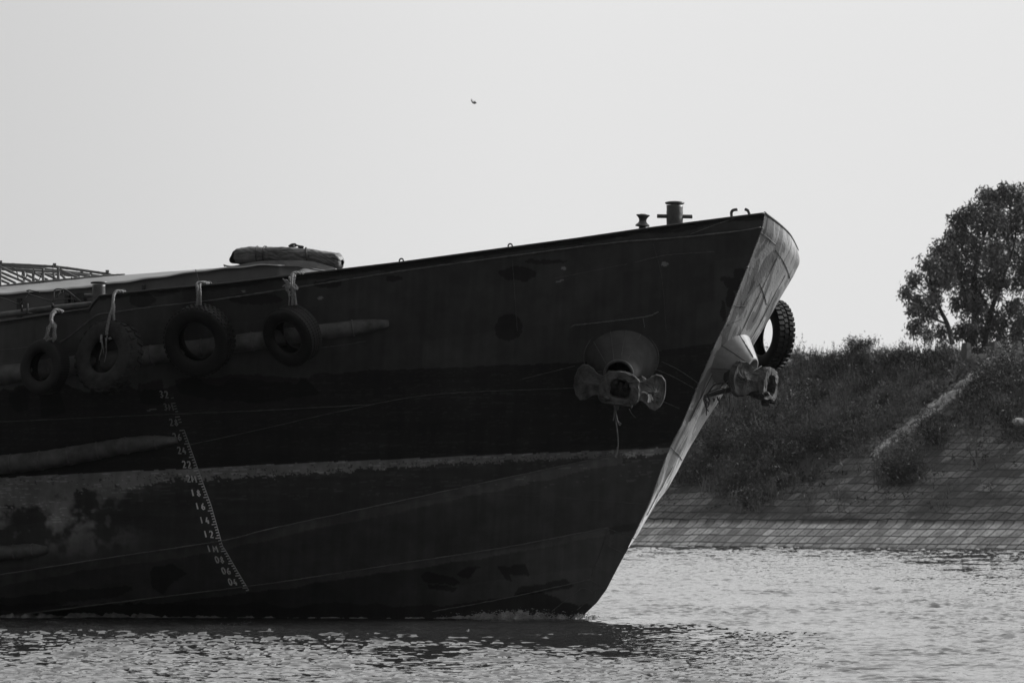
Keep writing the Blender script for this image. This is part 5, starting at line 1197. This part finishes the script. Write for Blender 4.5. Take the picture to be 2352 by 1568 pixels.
weed_strand('dark wilted sprig hanging beneath the far anchor', [q5([(740, 1180), (710, 1290), (680, 1370)]), q5([(710, 1290), (690, 1330), (695, 1345)]), q5([(680, 1050), (690, 1160), (686, 1220)])], yf - 0.1, M['line'], 0.007)
b = bmesh.new(); P = [at(*p, yf + 0.05) for p in q5([(360, 1065), (480, 1020), (620, 985), (720, 960)])]; tube(b, spline(P, 4), [0.02, .022, .024, .026, .028, .03, .032, .034, .035, .036, .036, .036, .036], 8)
tag(obj('driftwood_stick', b, M['bark'], loc=P[0]), 'dark stick of driftwood jammed between the bow plate and the far anchor', 'stick')
b = bmesh.new(); P = [at(*p, yf - 0.2) for p in q5([(970, 742), (1010, 716), (1050, 692), (1088, 668)])]; tube(b, P, 0.006, 6)
tag(obj('reed_stem', b, M['rag'], loc=P[0]), 'bright straw stem lying on top of the far anchor', 'straw')

# ================================================================== BOW WAVE
def build_foam():
    rng = np.random.default_rng(77); nx = 700; xs = np.linspace(-60, 1375, nx)
    hp = np.interp(xs, [-60, 10, 60, 120, 300, 400, 600, 900, 1000, 1080, 1150, 1210, 1260, 1320, 1345, 1375], [6, 8, 17, 15, 14, 8, 5, 3, 4, 9, 15, 17, 12, 8, 10, 2])
    hp = hp * np.clip((fbm(xs / 16, xs * 0, 4, 91) - 0.16) * 2.4, 0.25, 1.4) * 1.2 / 160.0
    V = []; nr = 9
    for i, x in enumerate(xs):
        yw = 1416.5 - 3.5 * np.clip((500 - x) / 500, 0, 1)
        if x < 1330: p = hull_pt(x, min(yw, 1418), 0.0)
        else: p = at(x, 1419, STEM.y + 0.05 * (x - 1330) / 40)
        for k in range(nr):
            f = k / (nr - 1); wd = 0.12 + 1.4 * hp[i] * 2
            q = Vector((p.x, p.y, 0)) - TV * (f * wd - 0.05); z = hp[i] * (1 - f) ** 1.3 * (0.5 + 1.0 * float(vnoise(x / 3.0, k * 0.9, 92))) - 0.002 - 0.05 * f
            V.append((q.x + rng.normal(0, .01), q.y, z))
    o = npmesh('bow_wave_foam', V, gridfaces(nx, nr), M['foam'], smooth=True)
    tag(o, 'broken white foam along the waterline of the barge', 'foam', kind='stuff')
    b = bmesh.new()                                        # droplets and crests thrown up at the bow
    for k in range(1100):
        x = np.clip(rng.normal(1205, 70), 1020, 1370) if k < 950 else rng.uniform(1335, 1380); h = abs(rng.normal(0, 0.045)) + 0.01
        h = min(h, 0.12) * np.interp(x, [1020, 1200, 1330, 1380], [.6, 1.3, .8, .6]); p = hull_pt(min(x, 1330), 1417) if x < 1332 else at(x, 1419, STEM.y)
        c = Vector((p.x, p.y, 0)) - TV * rng.uniform(0.02, 0.3) + Vector((0, 0, h)); r = rng.uniform(0.002, 0.007)
        bmesh.ops.create_icosphere(b, subdivisions=1, radius=r, matrix=Matrix.Translation(c) @ Matrix.Diagonal((rng.uniform(.8, 3), 1, rng.uniform(.6, 1.4), 1)))
    tag(obj('bow_spray', b, M['foam']), 'small drops of spray thrown up at the foot of the bow', 'spray', kind='stuff')
build_foam()

# ================================================================== BIRD
def build_bird():
    Yb = 190.0
    def bp(x, y): return at((1850 + x / 19.6) / 1.7415, (360 + y / 19.6) / 1.7415, Yb)
    # one skinned body: beak, body, tail, and two wings swept up and back
    body = [(1120, 1030, .012), (1060, 1010, .030), (1000, 1000, .050), (930, 985, .055), (860, 970, .045), (800, 940, .02)]
    wing = [(960, 985, .040), (860, 950, .045), (770, 880, .040), (710, 800, .030), (690, 740, .012)]
    wing2 = [(960, 985, .035), (900, 985, .035), (840, 985, .030), (770, 950, .02)]
    b = bmesh.new(); tube(b, [bp(x, y) for x, y, r in body], [r for *_, r in body], 10)
    for w, dy in ((wing, -0.25), (wing2, 0.3)):
        prev = None
        for i, (x, y, r) in enumerate(w):
            p = bp(x, y) + Vector((0, dy * i / 4, 0)); cr = Vector((0.35, 0.5, 0.45)).normalized()
            ring = [b.verts.new(p + cr * r * 1.5), b.verts.new(p + Vector((0, 0, r * .25))), b.verts.new(p - cr * r * 1.5), b.verts.new(p - Vector((0, 0, r * .25)))]
            if prev:
                for k in range(4): b.faces.new((prev[k], prev[(k + 1) % 4], ring[(k + 1) % 4], ring[k]))
            else: b.faces.new(ring[::-1])
            prev = ring
        b.faces.new(prev)
    tag(obj('bird', b, M['bird'], loc=bp(930, 985)), 'small dark bird gliding high above the barge with raised wing', 'bird')
build_bird()

# ================================================================== HAZE
def build_haze():
    b = bmesh.new(); bmesh.ops.create_cube(b, size=1.0, matrix=Matrix.Translation((0, 1000, 17.5)) @ Matrix.Diagonal((5400, 3300, 45, 1)))
    m = bpy.data.materials.new('haze'); m.use_nodes = True; nt = m.node_tree; nt.nodes.clear()
    o = nt.nodes.new('ShaderNodeOutputMaterial'); v = nt.nodes.new('ShaderNodeVolumePrincipled'); v.inputs['Color'].default_value = (0.9, 0.9, 0.9, 1); v.inputs['Density'].default_value = 0.000036; v.inputs['Anisotropy'].default_value = 0.2
    nt.links.new(v.outputs[0], o.inputs['Volume'])
    tag(obj('haze', b, m, smooth=False), 'thin pale haze over the river', 'haze', kind='stuff')
build_haze()
